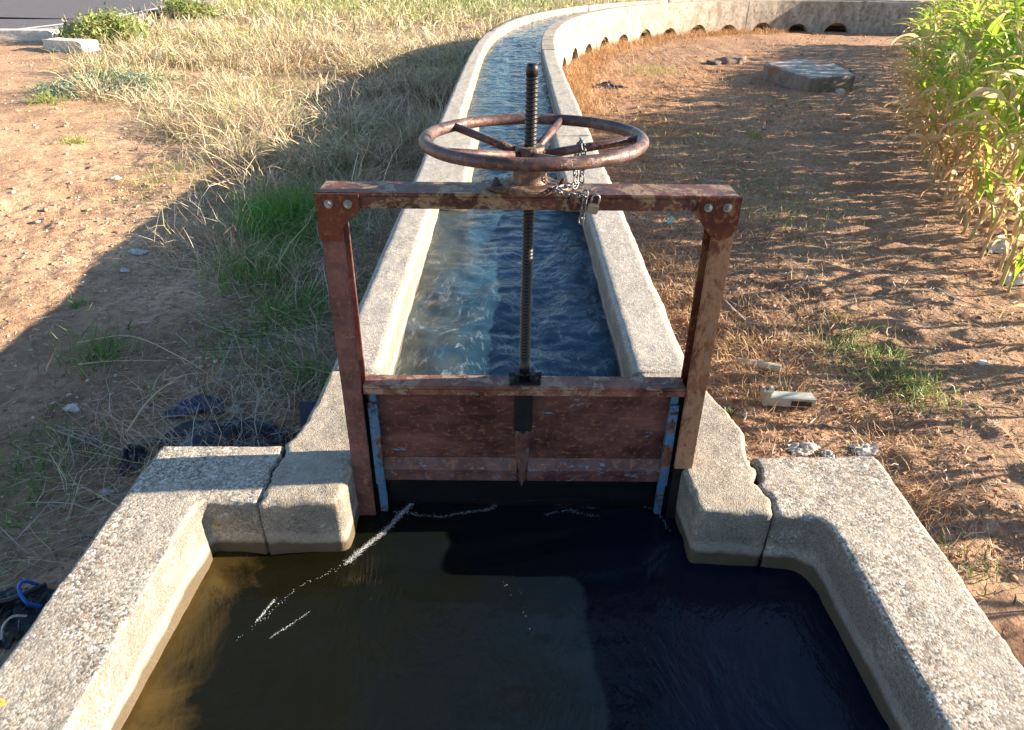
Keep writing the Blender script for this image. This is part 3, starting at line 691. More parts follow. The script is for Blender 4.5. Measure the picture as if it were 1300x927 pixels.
def chain(name, paths, parent=None, mat=None, label=None):
    m = MB(); pitch = .0112
    for pts in paths:
        C_ = chainpath(pts, pitch)
        for i, c in enumerate(C_):
            t = Vector(C_[min(i+1, len(C_)-1)] - C_[max(i-1, 0)]).normalized(); s0 = t.orthogonal().normalized(); s1 = t.cross(s0)
            sd = s0 if i % 2 else s1; m.tube(link_pts(Vector(c), t, sd, .0168, .0049), .0015, 6, closed=True)
    return m.build(name, mat, None, sm=True, loc=(paths[0][0]))
p0, p1 = spk[2]; q = p0.lerp(p1, .42)               # where the chain crosses the right-hand spoke
d_ = (p1 - p0).normalized()
loop1 = [q + Vector((0, -.012, -.05)), q + Vector((0, -.0125, -.01)), q + Vector((-.002, -.003, .0125)), q + Vector((-.006, .011, .004)), q + Vector((-.010, .012, -.03)), q + Vector((-.010, -.0, -.066)), (q.x - .030, 1.170, bmz1 + .004 + .006), (q.x - .050, 1.150, bmz1 + .012), (q.x - .03, 1.144, bmz1 + .006), (q.x + .004, 1.146, bmz1 + .004)]
loop2 = [q + d_*.012 + Vector((0, -.0125, -.055)), q + d_*.010 + Vector((0, -.013, -.008)), q + d_*.012 + Vector((0, 0, .0125)), q + d_*.016 + Vector((0, .012, 0)), q + d_*.018 + Vector((0, .008, -.045)), (q.x + .012, 1.150, bmz1 + .006)]
loop3 = [(q.x + .004, 1.146, bmz1 + .004), (q.x + .002, 1.142, bmz1 - .02), (q.x - .002, 1.143, bmz1 - .05)]
ch = chain('chain', [[tuple(p) for p in loop1], loop3], None, m_plain('dull_chain_steel', (.20, .20, .20), .5, .7, .5))
setp(ch, 'galvanised chain looped round the right spoke of the handwheel', 'chain')
lk = Vector((q.x + .018, 1.140, bmz1 - .018)); tl = R(14)
PL = empty('padlock', tuple(lk), 'small square padlock hanging on the chain in front of the rusty beam', 'padlock')
def rot2(x, z): return (lk.x + x*math.cos(tl) + z*math.sin(tl), lk.z - x*math.sin(tl) + z*math.cos(tl))
m = MB(); poly = [rot2(x, z) for x, z in [(-.0098, -.009), (.0098, -.009), (.0098, .008), (-.0098, .008)]]; m.prism(poly, 'y', 1.134, 1.145); m.build('lock_body', M_brass, PL, bev=.002)
m = MB(); pts = [(-.0066, .008), (-.0066, .018)] + [(-.0066*math.cos(a), .018 + .0066*math.sin(a)) for a in np.linspace(.3, math.pi - .3, 8)] + [(.0066, .018), (.0066, .008)]
m.tube([(rot2(x, z)[0], 1.1395, rot2(x, z)[1]) for x, z in pts], .0016, 8); m.build('shackle', M_zinc, PL, sm=True)

# ------------------------------------------------------------------ blades, tufts and litter
def blades(P, L, w, az, e0, droop, tint, nseg=4, clampz=None, twist=None, mid=False):
    n = len(P); t = np.linspace(0, 1, nseg + 1); P = np.asarray(P, float)
    e = e0[:, None] - droop[:, None]*t[None]; step = L[:, None]/nseg
    dx = np.cos(e)*step; dz = np.sin(e)*step
    hx = np.c_[np.zeros(n), np.cumsum(dx[:, :-1], 1)]; hz = np.c_[np.zeros(n), np.cumsum(dz[:, :-1], 1)]
    wob = (rng.normal(0, .10, (n, nseg + 1))*L[:, None]*t[None])
    ca, sa = np.cos(az)[:, None], np.sin(az)[:, None]
    cxx = P[:, 0:1] + ca*hx - sa*wob; cyy = P[:, 1:2] + sa*hx + ca*wob; czz = P[:, 2:3] + hz
    if clampz is not None: czz = np.maximum(czz, P[:, 2:3] + clampz)
    wd = w[:, None]*(1 - t[None]**2*.92)
    tw = rng.uniform(-1, 1, n)[:, None] if twist is None else twist[:, None]
    sx, sy, sz = -sa*np.cos(tw), ca*np.cos(tw), np.sin(tw)*np.ones_like(ca)
    A = np.stack([cxx - sx*wd, cyy - sy*wd, czz - sz*wd], -1); B = np.stack([cxx + sx*wd, cyy + sy*wd, czz + sz*wd], -1)
    V = np.stack([A, B], 2).reshape(-1, 3)
    k = (nseg + 1)*2; b = (np.arange(n)*k)[:, None]; i = (np.arange(nseg)*2)[None]
    F_ = np.stack([b + i, b + i + 1, b + i + 3, b + i + 2], -1).reshape(-1, 4)
    return V, F_, np.repeat(tint, k, axis=0)
def merge(parts):
    Vs, Fs, Ts, o = [], [], [], 0
    for V, F_, T_ in parts: Vs.append(V); Fs.append(F_ + o); Ts.append(T_); o += len(V)
    return np.concatenate(Vs), np.concatenate(Fs), np.concatenate(Ts)
def ucol(n, pal):
    pal = np.array(pal); a = pal[rng.integers(0, len(pal), n)]; return a*rng.uniform(.7, 1.25, (n, 1))
STRAW = [(.68, .55, .34), (.76, .64, .42), (.58, .44, .25), (.64, .52, .36), (.46, .34, .20), (.72, .64, .48)]
BROWN = [(.34, .19, .10), (.42, .25, .13), (.27, .15, .09), (.48, .33, .19), (.38, .24, .16)]
GREY = [(.45, .40, .34), (.36, .30, .25), (.55, .49, .40)]
GREEN = [(.10, .22, .04), (.14, .28, .05), (.08, .18, .05), (.20, .30, .08), (.26, .34, .10)]
YGREEN = [(.30, .36, .10), (.38, .40, .14), (.20, .30, .08), (.45, .42, .18)]
def g3(x, y, dz=0): return np.stack([x, y, gz(x, y) + dz], -1)
def clear(x, y, m=.53):
    ok = cdist(x, y) > m; ok &= ~((np.abs(x) < .87) & (y < 1.27)); ok &= ~((np.abs(x) < .62) & (y < 1.6)); return ok
def sample(n, x0, x1, y0, y1, dens=None, m=.53, p=1.0):
    x = rng.uniform(x0, x1, n); y = y0 + (y1 - y0)*rng.uniform(0, 1, n)**p
    k = clear(x, y, m)
    if dens is not None: k &= rng.uniform(0, 1, n) < dens(x, y)
    return x[k], y[k]
def lgrass(x, y):
    d = sstep(-.15, .55, x - lb(y))*(x < 4)
    c = sstep(-.45, .45, fbm(x*1.3, y*1.3, 0, 4, 61)); return d*(.12 + .88*c)
def leftside(x, y):          # left of the channel
    i = np.searchsorted(cl[:, 1][:640], np.minimum(y, 19)); return (x < np.interp(y, cl[:560, 1], cl[:560, 0])) | (y > 20.8)
parts = []
def addgrass(x, y, hl, hh, wl, wh, pal, e=(.35, 1.5), dr=(-.2, 2.0), nseg=4):
    n = len(x)
    # clumps share a lean
    az = vnoise(x*2.3, y*2.3, 0, 71)*5 + rng.normal(0, 1.3, n)
    parts.append(blades(g3(x, y, -.01), rng.uniform(hl, hh, n), rng.uniform(wl, wh, n), az, rng.uniform(*e, n), rng.uniform(*dr, n), ucol(n, pal), nseg))
x, y = sample(44000, -4, -.5, 2.5, 7.5, lambda a, b: lgrass(a, b), .54, 1.1); addgrass(x, y, .10, .34, .0011, .0026, STRAW + BROWN[:3])
x, y = sample(48000, -11, 1, 6.5, 17, lambda a, b: lgrass(a, b)*leftside(a, b), .56, 1.1); addgrass(x, y, .14, .40, .003, .0065, STRAW + BROWN[3:4], nseg=3)
x, y = sample(26000, -22, 8, 15, 40, lambda a, b: (a > lb(b))*leftside(a, b)*.8, .7, 1.2); addgrass(x, y, .15, .5, .008, .02, STRAW + YGREEN[:2], nseg=3)
x, y = sample(9000, -4, 14, 20.5, 34, lambda a, b: leftside(a, b)*.8, .7); addgrass(x, y, .2, .5, .01, .02, STRAW + YGREEN, nseg=3)
# flattened thatch
x, y = sample(20000, -9, 1, 5, 16, lambda a, b: lgrass(a, b)*leftside(a, b), .56, 1.1); addgrass(x, y, .15, .42, .002, .005, STRAW, (.0, .7), (.0, .9), 3)
x, y = sample(900, -8, .5, 3, 14, lambda a, b: lgrass(a, b)*leftside(a, b), .58); addgrass(x, y, .4, .75, .0022, .0034, STRAW[:3] + YGREEN, (.9, 1.5), (.0, .7), 5)
x, y = sample(16000, -4.2, -.5, 2.0, 8, lambda a, b: sstep(-.5, .4, a - lb(b)), .54, 1.2); addgrass(x, y, .08, .30, .001, .0022, STRAW + GREY, (-.05, .5), (.0, .5), 3)
cx_, cy_ = sample(520, -8, .4, 2.6, 14, lambda a, b: lgrass(a, b)*leftside(a, b), .6, 1.2)
for a_, b_ in zip(cx_, cy_):
    n = 110; sp = .05 + .012*b_; x = rng.normal(a_, sp, n); y = rng.normal(b_, sp, n); k = clear(x, y, .55); x, y = x[k], y[k]; n = len(x)
    az = np.arctan2(y - b_, x - a_) + rng.normal(0, .5, n); w_ = .0011 + .00028*b_
    parts.append(blades(g3(x, y, -.01), rng.uniform(.18, .50, n), rng.uniform(w_, w_*2, n), az, rng.uniform(.9, 1.5, n), rng.uniform(.5, 2.3, n), ucol(n, [STRAW, BROWN + STRAW, STRAW + YGREEN][int(rng.integers(0, 3))]), 4))
x, y = sample(11000, -2.0, -.52, 1.3, 3.4, lambda a, b: sstep(-1.7, -.8, a)*sstep(-.5, .3, fbm(a*3, b*3, 0, 2, 301) + .15), .535); addgrass(x, y, .08, .30, .0009, .0018, STRAW + GREY + BROWN, (-.05, .9), (-.3, 1.2), 4)
V, F_, T_ = merge(parts); o = np_mesh('dry_grass', V, F_, M_straw, T_); setp(o, kind='stuff')
# green grass patches among the straw
parts = []
def patch(u, v, r, n, hl, hh, pal, wl=.0012, wh=.0028, ry=None):
    c = onground(u, v); x = rng.normal(c.x, r, n); y = rng.normal(c.y, (ry or r)*1.3, n); k = clear(x, y); x, y = x[k], y[k]; m = len(x)
    parts.append(blades(g3(x, y, -.005), rng.uniform(hl, hh, m), rng.uniform(wl, wh, m), rng.uniform(0, 6.28, m), rng.uniform(.8, 1.5, m), rng.uniform(.2, 1.3, m), ucol(m, pal), 4))
VG = [(.10, .30, .03), (.14, .36, .04), (.08, .24, .03), (.20, .40, .06)]
for a in [(358, 285, .13, 1500, .12, .30, VG), (335, 350, .12, 600, .08, .22, VG), (385, 400, .12, 500, .05, .16, VG), (400, 300, .15, 600, .1, .2, VG), (300, 430, .1, 200, .03, .08, VG), (400, 480, .06, 260, .03, .1, VG), (290, 150, .5, 700, .1, .25, YGREEN), (215, 225, .25, 350, .05, .15, YGREEN), (500, 90, .5, 500, .1, .2, GREEN), (480, 180, .25, 700, .08, .2, GREEN), (410, 225, .3, 500, .08, .2, GREEN), (130, 450, .09, 160, .06, .16, GREEN), (350, 460, .12, 240, .04, .12, GREEN),
          (325, 115, .5, 500, .1, .25, YGREEN), (230, 130, .5, 400, .08, .2, YGREEN), (545, 110, .3, 400, .1, .25, GREEN), (300, 60, 1.0, 900, .1, .4, YGREEN, .004, .008), (420, 8, 2.5, 900, .2, .4, YGREEN, .01, .02), (610, 5, 2.5, 1200, .2, .5, GREEN, .01, .02),
          (30, 610, .10, 180, .03, .08, GREEN), (60, 560, .10, 160, .03, .08, GREEN), (120, 590, .08, 120, .03, .07, GREEN), (25, 660, .1, 120, .03, .08, GREEN),
          (1115, 470, .12, 500, .03, .08, GREEN + YGREEN), (1160, 490, .07, 200, .04, .1, YGREEN), (1085, 440, .08, 160, .03, .08, GREEN), (880, 190, .35, 500, .03, .1, YGREEN), (950, 235, .3, 300, .03, .08, GREEN), (1090, 700, .05, 60, .03, .06, GREEN),
          (980, 265, .25, 350, .05, .12, YGREEN), (870, 170, .4, 500, .03, .08, YGREEN), (1000, 130, .3, 200, .04, .1, GREEN), (830, 90, .3, 500, .05, .16, YGREEN), (1230, 720, .05, 50, .03, .06, GREEN)]:
    patch(*a)
V, F_, T_ = merge(parts); o = np_mesh('green_grass', V, F_, M_grass, T_); setp(o, kind='stuff')
# dry weeds on the right bank and under the arches
parts = []
def rdens(x, y): return sstep(-.15, .4, fbm(x*1.4, y*1.4, 0, 3, 83) + .25*(x < 1.4))*(1 - .85*sstep(.0, .35, x - (1.55 + (y - 3.05)*.40)))
def rightside(x, y): return (x > np.interp(y, cl[:560, 1], cl[:560, 0])) & (y < 20)
x, y = sample(16000, .5, 6, 1.3, 7, lambda a, b: rdens(a, b)*.8, .52); addgrass(x, y, .02, .08, .0008, .0018, BROWN + STRAW[:2], (.1, 1.3), (0, 1.2), 3)
for cu, cv_, rr_, n in [(700+140, 150, .5, 500), (790, 120, .45, 700), (830, 215, .25, 500), (850, 330, .15, 500), (870, 400, .15, 600), (930, 440, .12, 400), (1000, 300, .3, 500), (1040, 420, .2, 400), (960, 480, .12, 400), (900, 110, .6, 700), (1000, 150, .5, 500), (1120, 540, .08, 200), (1150, 640, .08, 260), (1180, 780, .05, 160), (1090, 640, .06, 200), (1000, 200, .4, 400), (890, 270, .25, 500)]:
    c_ = onground(cu, cv_); n = int(n*1.9); x = rng.normal(c_.x, rr_, n); y = rng.normal(c_.y, rr_*1.3, n); k = clear(x, y, .53); x, y = x[k], y[k]; f_ = 1 + .12*c_.y
    addgrass(x, y, .03, .11, .0008*f_, .0018*f_, [(.56, .31, .14), (.62, .42, .22), (.44, .26, .14), (.66, .50, .30)], (-.1, 1.4), (-.3, 1.6), 4)
x, y = sample(15000, .5, 12, 6.5, 19.5, lambda a, b: rdens(a, b)*rightside(a, b), .54); addgrass(x, y, .05, .18, .002, .005, [(.60, .34, .15), (.52, .30, .14), (.62, .44, .22), (.40, .22, .11)], (.3, 1.4), (.2, 1.4), 3)
for s_ in np.arange(7.0, 22, .16):     # fringe of weeds along the foot of the far wall
    px, py, tx, ty = [float(q_) for q_ in cpos(s_)]; n = 80; d = .56 + np.abs(rng.normal(0, .28, n)); al = rng.uniform(-.12, .12, n)
    x = px + ty*d + tx*al; y = py - tx*d + ty*al; addgrass(x, y, .08, .27, .002, .005, [(.60, .34, .15), (.52, .30, .14), (.62, .44, .22), (.36, .18, .09)], (.5, 1.5), (.2, 1.6), 3)
V, F_, T_ = merge(parts); o = np_mesh('dry_weeds', V, F_, M_straw, T_); setp(o, kind='stuff')
# straw litter, chaff and twigs lying on the soil
parts = []
def lay(x, y, L0, L1, w0, w1, pal, lift=.004, tilt=.12):
    n = len(x); parts.append(blades(g3(x, y, lift), rng.uniform(L0, L1, n), rng.uniform(w0, w1, n), rng.uniform(0, 6.28, n), rng.normal(0, tilt, n), rng.normal(0, .25, n), ucol(n, pal), 3, clampz=-.004, twist=rng.normal(0, .6, n)))
x, y = sample(30000, .5, 3.4, 1.25, 6, lambda a, b: sstep(-.3, .3, fbm(a*1.7, b*1.7, 0, 2, 93) + .6*(a < 1.25) - .1), .52, 1.3); lay(x, y, .015, .07, .0006, .0018, BROWN + STRAW + GREY)
x, y = sample(14000, .5, 2.0, 1.25, 4, lambda a, b: (a < 1.5)*1.0, .52); lay(x, y, .01, .03, .0015, .0045, BROWN, .004, .4)
x, y = sample(9000, -3.2, -.5, 1.0, 4, lambda a, b: .15 + .85*sstep(-1.9, -1.2, a), .53); lay(x, y, .02, .12, .0006, .0016, STRAW + GREY + BROWN)
x, y = sample(1500, -1.9, -.52, 1.35, 3.2, lambda a, b: sstep(-1.4, -.9, a), .53); lay(x, y, .12, .35, .0012, .0022, STRAW[:3] + GREY, .012, .2)
x, y = sample(9000, .5, 8, 5, 17, None, .54); lay(x, y, .04, .14, .0015, .004, BROWN + GREY)
x, y = sample(4000, -9, -2, 3, 14, None, .54); lay(x, y, .02, .08, .001, .003, STRAW + BROWN)
x, y = sample(16000, -2.2, -.5, 1.0, 4, lambda a, b: sstep(-.5, .3, fbm(a*2.5, b*2.5, 0, 3, 201) + .2), .53); lay(x, y, .01, .05, .0007, .0022, BROWN + GREY + BROWN, .003, .35)
V, F_, T_ = merge(parts); o = np_mesh('straw_litter', V, F_, M_straw, T_); setp(o, kind='stuff')
# clods and gravel
P, Q, TT = [], [], []
for n, box, s0, s1, pal in [(9500, (-3.4, -.55, 1.0, 5), .0015, .008, [(.42, .27, .17), (.50, .36, .25), (.55, .48, .40), (.30, .18, .11)]), (4500, (-9, -2, 4, 15), .004, .018, [(.45, .30, .19), (.50, .38, .28), (.34, .2, .13)]),
                            (7000, (.5, 3.0, 1.2, 6), .0015, .009, [(.30, .18, .11), (.36, .22, .14), (.24, .14, .09), (.42, .33, .26)]), (3000, (.5, 9, 6, 19), .006, .022, [(.34, .2, .12), (.40, .27, .17), (.22, .14, .1)])]:
    x, y = sample(n, *box, m=.53); k = len(x); sc_ = s0 + (s1 - s0)*rng.uniform(0, 1, k)**5*1.5; P.append(g3(x, y, 0) + np.c_[np.zeros(k), np.zeros(k), sc_*.2]); Q.append(sc_); TT.append(ucol(k, pal))
o = scatter('gravel', np.concatenate(P), np.concatenate(Q), M_grain, np.concatenate(TT), sm=False, squash=.7); setp(o, kind='stuff')

# individual weeds and tufts
def tuft(u, v, n, h0, h1, spread, pal, label, name='grass_tuft', cat='grass tuft', w=(.0012, .003), e=(.6, 1.5), dr=(.2, 1.5), group=None):
    c = onground(u, v); x = rng.normal(c.x, spread, n); y = rng.normal(c.y, spread, n)
    V, F_, T_ = blades(g3(x, y, -.006), rng.uniform(h0, h1, n), rng.uniform(*w, n), rng.uniform(0, 6.28, n), rng.uniform(*e, n), rng.uniform(*dr, n), ucol(n, pal), 4)
    o = np_mesh(name, V, F_, M_grass, T_, loc=(c.x, c.y, c.z)); return setp(o, label, cat, group)
tuft(58, 130, 160, .08, .22, .10, YGREEN, 'yellow green grass tuft on the bare sunlit soil, upper left', w=(.003, .006))
tuft(98, 182, 110, .06, .16, .06, YGREEN, 'small yellow green tuft in the sandy soil below the larger one', w=(.002, .004))
tuft(100, 388, 45, .03, .08, .02, GREEN, 'tiny dark green tuft in the shaded soil left of the channel')
tuft(128, 455, 40, .08, .20, .02, GREEN, 'spiky green weed with long blades in the shaded soil', 'weed', 'weed')
tuft(195, 505, 40, .03, .08, .015, YGREEN, 'small upright green sprig behind the black plastic', 'weed', 'weed')
tuft(960, 175, 90, .05, .13, .05, GREEN + YGREEN, 'bright green weed alone on the right bank, below the concrete block', 'weed', 'weed')
tuft(1112, 772, 60, .02, .05, .02, GREEN, 'low green weed at the outer foot of the right basin wall', 'weed', 'weed') if False else None
tuft(1075, 722, 50, .02, .06, .02, GREEN, 'green weed at the outer foot of the right basin wall', 'weed', 'weed')
tuft(1165, 492, 70, .04, .10, .03, YGREEN, 'fine yellow green grass tuft beside the path on the right')
tuft(925, 528, 26, .02, .05, .012, GREEN, 'small leafy sprig just outside the right gate pier', 'weed', 'weed', w=(.003, .006))
tuft(1178, 730, 30, .02, .04, .012, GREEN, 'tiny green seedling in the reddish soil at the far right', 'weed', 'weed', w=(.002, .004))
# leafy bushes on the upper left
def bush(u, v, r, h, n, pal, label, ls=.03, sq=1.0):
    c = onground(u, v); e = empty('weed_bush', tuple(c), label, 'bush')
    m = MB()
    for k in range(14):
        a = rng.uniform(0, 6.28); tip = Vector((c.x + r*.8*math.cos(a), c.y + r*.8*math.sin(a), c.z + h*rng.uniform(.6, 1))); m.tube([c + Vector((0, 0, -.02)), c.lerp(tip, .5) + Vector((0, 0, h*.12)), tip], [.006, .004, .002], 5)
    m.build('stems', m_plain('stem_green', (.22, .24, .10), .7), e)
    cl_ = rng.normal(0, 1, (26, 3)); cl_ /= np.linalg.norm(cl_, axis=1)[:, None]; cl_ *= rng.uniform(.45, 1, (26, 1)); cl_[:, 2] = np.abs(cl_[:, 2])
    ctr = np.array(c) + cl_*np.array([r, r*sq, h*.9]); i = rng.integers(0, 26, n); P_ = ctr[i] + rng.normal(0, 1, (n, 3))*np.array([r, r, h])*.17
    P_[:, 2] = np.maximum(P_[:, 2], c.z)
    V, F_, T_ = blades(P_, rng.uniform(.5, 1.2, n)*ls, rng.uniform(.1, .28, n)*ls, rng.uniform(0, 6.28, n), rng.uniform(-.5, 1.3, n), rng.uniform(0, 1, n), ucol(n, pal), 2)
    np_mesh('foliage', V, F_, M_grass, T_, parent=e, loc=tuple(c)).location = (0, 0, 0)
    return e
bush(142, 55, .75, .62, 4200, YGREEN + [(.46, .50, .16)], 'yellow green bush beside the road on the upper left', .10)
bush(240, 22, .7, .5, 2200, YGREEN, 'low green bush among straw beyond the first bush', .12)
bush(135, 112, .85, .16, 5200, [(.30, .38, .24), (.38, .44, .30), (.24, .32, .18)], 'grey green ground hugging weed with many small leaves, upper left', .055)

# ------------------------------------------------------------------ stones, block and litter
def rock(name, u, v, sx, sy, sz, mat, label, cat='rock', seed=0, rz=0, box=False, dz=0, group=None):
    c = onground(u, v); m = bmesh.new()
    if box:
        bmesh.ops.create_cube(m, size=2); bmesh.ops.subdivide_edges(m, edges=m.edges, cuts=9, use_grid_fill=True)
    else: bmesh.ops.create_icosphere(m, subdivisions=4, radius=1)
    V = np.array([w.co[:] for w in m.verts])
    if box:
        L = np.linalg.norm(V, axis=1)[:, None]; V = V*.93 + V/L*.10
        d = .035*fbm(V[:, 0]*2 + seed, V[:, 1]*2, V[:, 2]*2, 4, seed); V = V*(1 + d[:, None])
    else:
        d = .30*fbm(V[:, 0]*1.3 + seed, V[:, 1]*1.3, V[:, 2]*1.3, 4, seed); V = np.sign(V)*np.abs(V)**.8*(1 + d[:, None])
    V = V*np.array([sx, sy, sz]); ca, sa = math.cos(rz), math.sin(rz); V = np.stack([V[:, 0]*ca - V[:, 1]*sa, V[:, 0]*sa + V[:, 1]*ca, V[:, 2] + dz], -1)
    for w, p in zip(m.verts, V): w.co = p*S
    me = bpy.data.meshes.new(name); m.to_mesh(me); m.free(); smooth(me, not box)
    o = link(name, me, mat, None, tuple(c)); return setp(o, label, cat, group)
def m_block():
    t = NT('dark_sided_block_concrete'); n = t.noise(5, 6, .65); col = t.mix(t.ramp(n, [(.4, 0), (.62, 1)]), (.26, .23, .19), (.52, .47, .40))
    col = t.mix(t.ramp(t.noise(1.7, 3), [(.60, 0), (.66, .8)]), col, (.36, .15, .07)); nz = t.sep(t.nrm)[2]; col = t.mix(t.ramp(nz, [(.4, .7), (.8, 0)]), col, (.11, .09, .07)); return t.fin(col, .92, t.bump(t.noise(40, 6, .7), .8, .02), spec=.2)  # faces that do not point upwards are mixed darker
# low concrete chamber: footprint from its visible corners
zb = -.70; zt = -.51
cr = [at(968, 82, zt), at(990, 78, zt)]
foot = [at(970, 80, zt)[:2], at(1030, 98, zt)[:2], at(1087, 95, zt)[:2], at(1060, 80, zt)[:2], at(1010, 74, zt)[:2]]
cb = rough_solid('inspection_chamber', [foot[0], foot[1], foot[2], foot[3], foot[4]], zb - .25, zt, m_block(), loc=(foot[1][0], foot[1][1], zb), vox=.022, amp=.005, bev=.012, seed=21)
setp(cb, 'low rectangular concrete slab block with flat top on the right bank', 'concrete block')
rock('field_stone', 930, 80, .28, .2, .12, M_rock, 'larger brown stone lying left of the concrete block', 'stone', 3, .3)
rock('field_stone', 905, 82, .16, .12, .07, M_drock, 'smaller dark stone touching the larger brown one', 'stone', 5, 1.0)
rock('kerb_stone', 92, 64, .45, .18, .12, M_stoneW, 'short pale kerb stone lying loose on the soil, upper left', 'kerb stone', 8, -.32, True, .06, 'loose kerb stones')
rock('kerb_stone', 12, 50, .9, .2, .12, M_stoneW, 'long pale kerb stone cut by the left picture edge', 'kerb stone', 9, .1, True, .06, 'loose kerb stones')
rock('boulder', 108, 50, .34, .3, .3, M_drock, 'dark boulder between the pale kerb stone and the bush', 'boulder', 11)
rock('pebble', 145, 228, .055, .035, .02, M_stoneW, 'flat pale pebble on the sandy soil by the straw', 'pebble', 12)
rock('pebble', 92, 520, .03, .022, .016, M_stoneW, 'pale pebble in the shaded soil behind the basin corner', 'pebble', 13)
rock('pebble', 1248, 462, .022, .017, .012, M_stoneW, 'white pebble alone on the path below the corn', 'pebble', 14)
rock('stone_lump', 1045, 118 - 5, .07, .06, .05, M_stoneW, 'small white stone at the near right corner of the concrete block', 'pebble', 15) if False else rock('pebble', 1067, 117, .07, .06, .06, M_stoneW, 'small white stone at the near right corner of the concrete block', 'pebble', 15)

def crumple(name, u, v, sx, sy, h, mat, label, cat, seed, n=None, rz=0, thick=.0012, fr=1.6, lift=.0, group=None):
    n = n or (22 if mat is M_white else 46); c = onground(u, v); a, b_ = np.meshgrid(np.linspace(-1, 1, n), np.linspace(-1, 1, n))
    rr = np.hypot(a, b_)*(1 + .35*fbm(np.arctan2(b_, a)*1.2 + 5, np.hypot(a, b_)*.8, 0, 3, seed)); 
    x = a*sx*(1 + .15*fbm(a*2, b_*2, 0, 3, seed+1)); y = b_*sy*(1 + .15*fbm(a*2, b_*2, 1.5, 3, seed+2))
    ca, sa = math.cos(rz), math.sin(rz); X_, Y_ = c.x + x*ca - y*sa, c.y + x*sa + y*ca
    rid = 1 - np.abs(fbm(a*fr, b_*fr, 0, 3, seed+4)); 
    z = gz(X_, Y_) + .004 + lift + h*np.clip(rid, 0, 1.2)**2*(1 - .85*np.clip(rr, 0, 1)**2) + h*.14*fbm(a*5, b_*5, 0, 2, seed+6)*(1 - np.clip(rr, 0, 1))
    keep = rr < 1.0
    ii = np.arange(n*n).reshape(n, n); q_ = np.stack([ii[:-1, :-1], ii[:-1, 1:], ii[1:, 1:], ii[1:, :-1]], -1).reshape(-1, 4); q_ = q_[keep.ravel()[q_].all(1)]
    used = np.unique(q_); mp = -np.ones(n*n, int); mp[used] = np.arange(len(used))
    o = np_mesh(name, np.stack([X_, Y_, z], -1).reshape(-1, 3)[used], mp[q_], mat, sm=True, loc=tuple(c))
    md = o.modifiers.new('thick', 'SOLIDIFY'); md.thickness = thick*S; md.offset = 1
    return setp(o, label, cat, group)
crumple('plastic_sheet', 292, 560, .26, .10, .07, M_black, 'large crumpled black plastic sheet behind the left basin wall', 'plastic sheet', 3)
crumple('plastic_sheet', 168, 585, .05, .07, .06, M_black, 'small folded black plastic scrap hanging behind the basin corner', 'plastic sheet', 8)
crumple('plastic_sheet', 250, 520, .10, .05, .05, M_tarp, 'dark blue crumpled plastic in the dry straw above the black sheet', 'plastic sheet', 9)
crumple('plastic_scrap', 300, 523, .035, .018, .025, M_white, 'pale plastic scrap on the straw right of the dark blue plastic', 'plastic scrap', 10)
crumple('black_rag', 772, 110, .28, .16, .08, M_black, 'black rag lying by the first arch of the channel wall', 'rag', 13)
crumple('plastic_bag', 1018, 572, .05, .028, .016, M_white, 'crumpled whitish plastic bag behind the right basin wall, leftmost of two', 'plastic bag', 15)
crumple('plastic_bag', 1097, 572, .045, .025, .016, M_white, 'white plastic bag at the back right corner of the basin wall', 'plastic bag', 17)
crumple('paper_scrap', 1050, 580, .02, .014, .016, M_white, 'small flat white scrap between the two plastic bags', 'paper scrap', 19)
crumple('paper_scrap', 175, 322, .05, .03, .02, M_white, 'torn white paper in the straw left of the channel', 'paper scrap', 20)
crumple('paper_scrap', 160, 345, .03, .02, .02, M_white, 'small white paper bit below the torn paper', 'paper scrap', 23)
crumple('paper_scrap', 426, 205, .06, .04, .03, M_white, 'white scrap in the shaded grass close to the channel wall', 'paper scrap', 24)
crumple('paper_scrap', 333, 190, .05, .04, .03, M_white, 'white scrap at the edge of shade among the straw', 'paper scrap', 25)
crumple('plastic_bag', 1292, 360, .09, .05, .05, M_white, 'white plastic bag under the nearest corn plant', 'plastic bag', 27)
crumple('plastic_bag', 1266, 320, .07, .05, .05, M_white, 'bluish white plastic bag between corn stalks', 'plastic bag', 28)
crumple('paper_scrap', 135, 628, .03, .018, .02, M_white, 'pale blue wrapper against the outside of the left basin wall', 'paper scrap', 29)
# dark blue board leaning on the channel wall
c = onground(396, 545); m = MB(); A = Vector(at(383, 478, -.16)); 
m.add([(-.60, 1.50, -.50), (-.515, 1.50, -.50), (-.515, 1.60, -.13), (-.60, 1.60, -.13), (-.60, 1.505, -.50), (-.515, 1.505, -.50), (-.515, 1.605, -.13), (-.60, 1.605, -.13)], [(0, 1, 2, 3), (7, 6, 5, 4), (0, 4, 5, 1), (1, 5, 6, 2), (2, 6, 7, 3), (3, 7, 4, 0)])
setp(m.build('leaning_board', M_tarp, None, bev=.001, loc=(-.56, 1.5, -.5)), 'flat dark blue plastic panel leaning outside the left gate pier', 'panel')
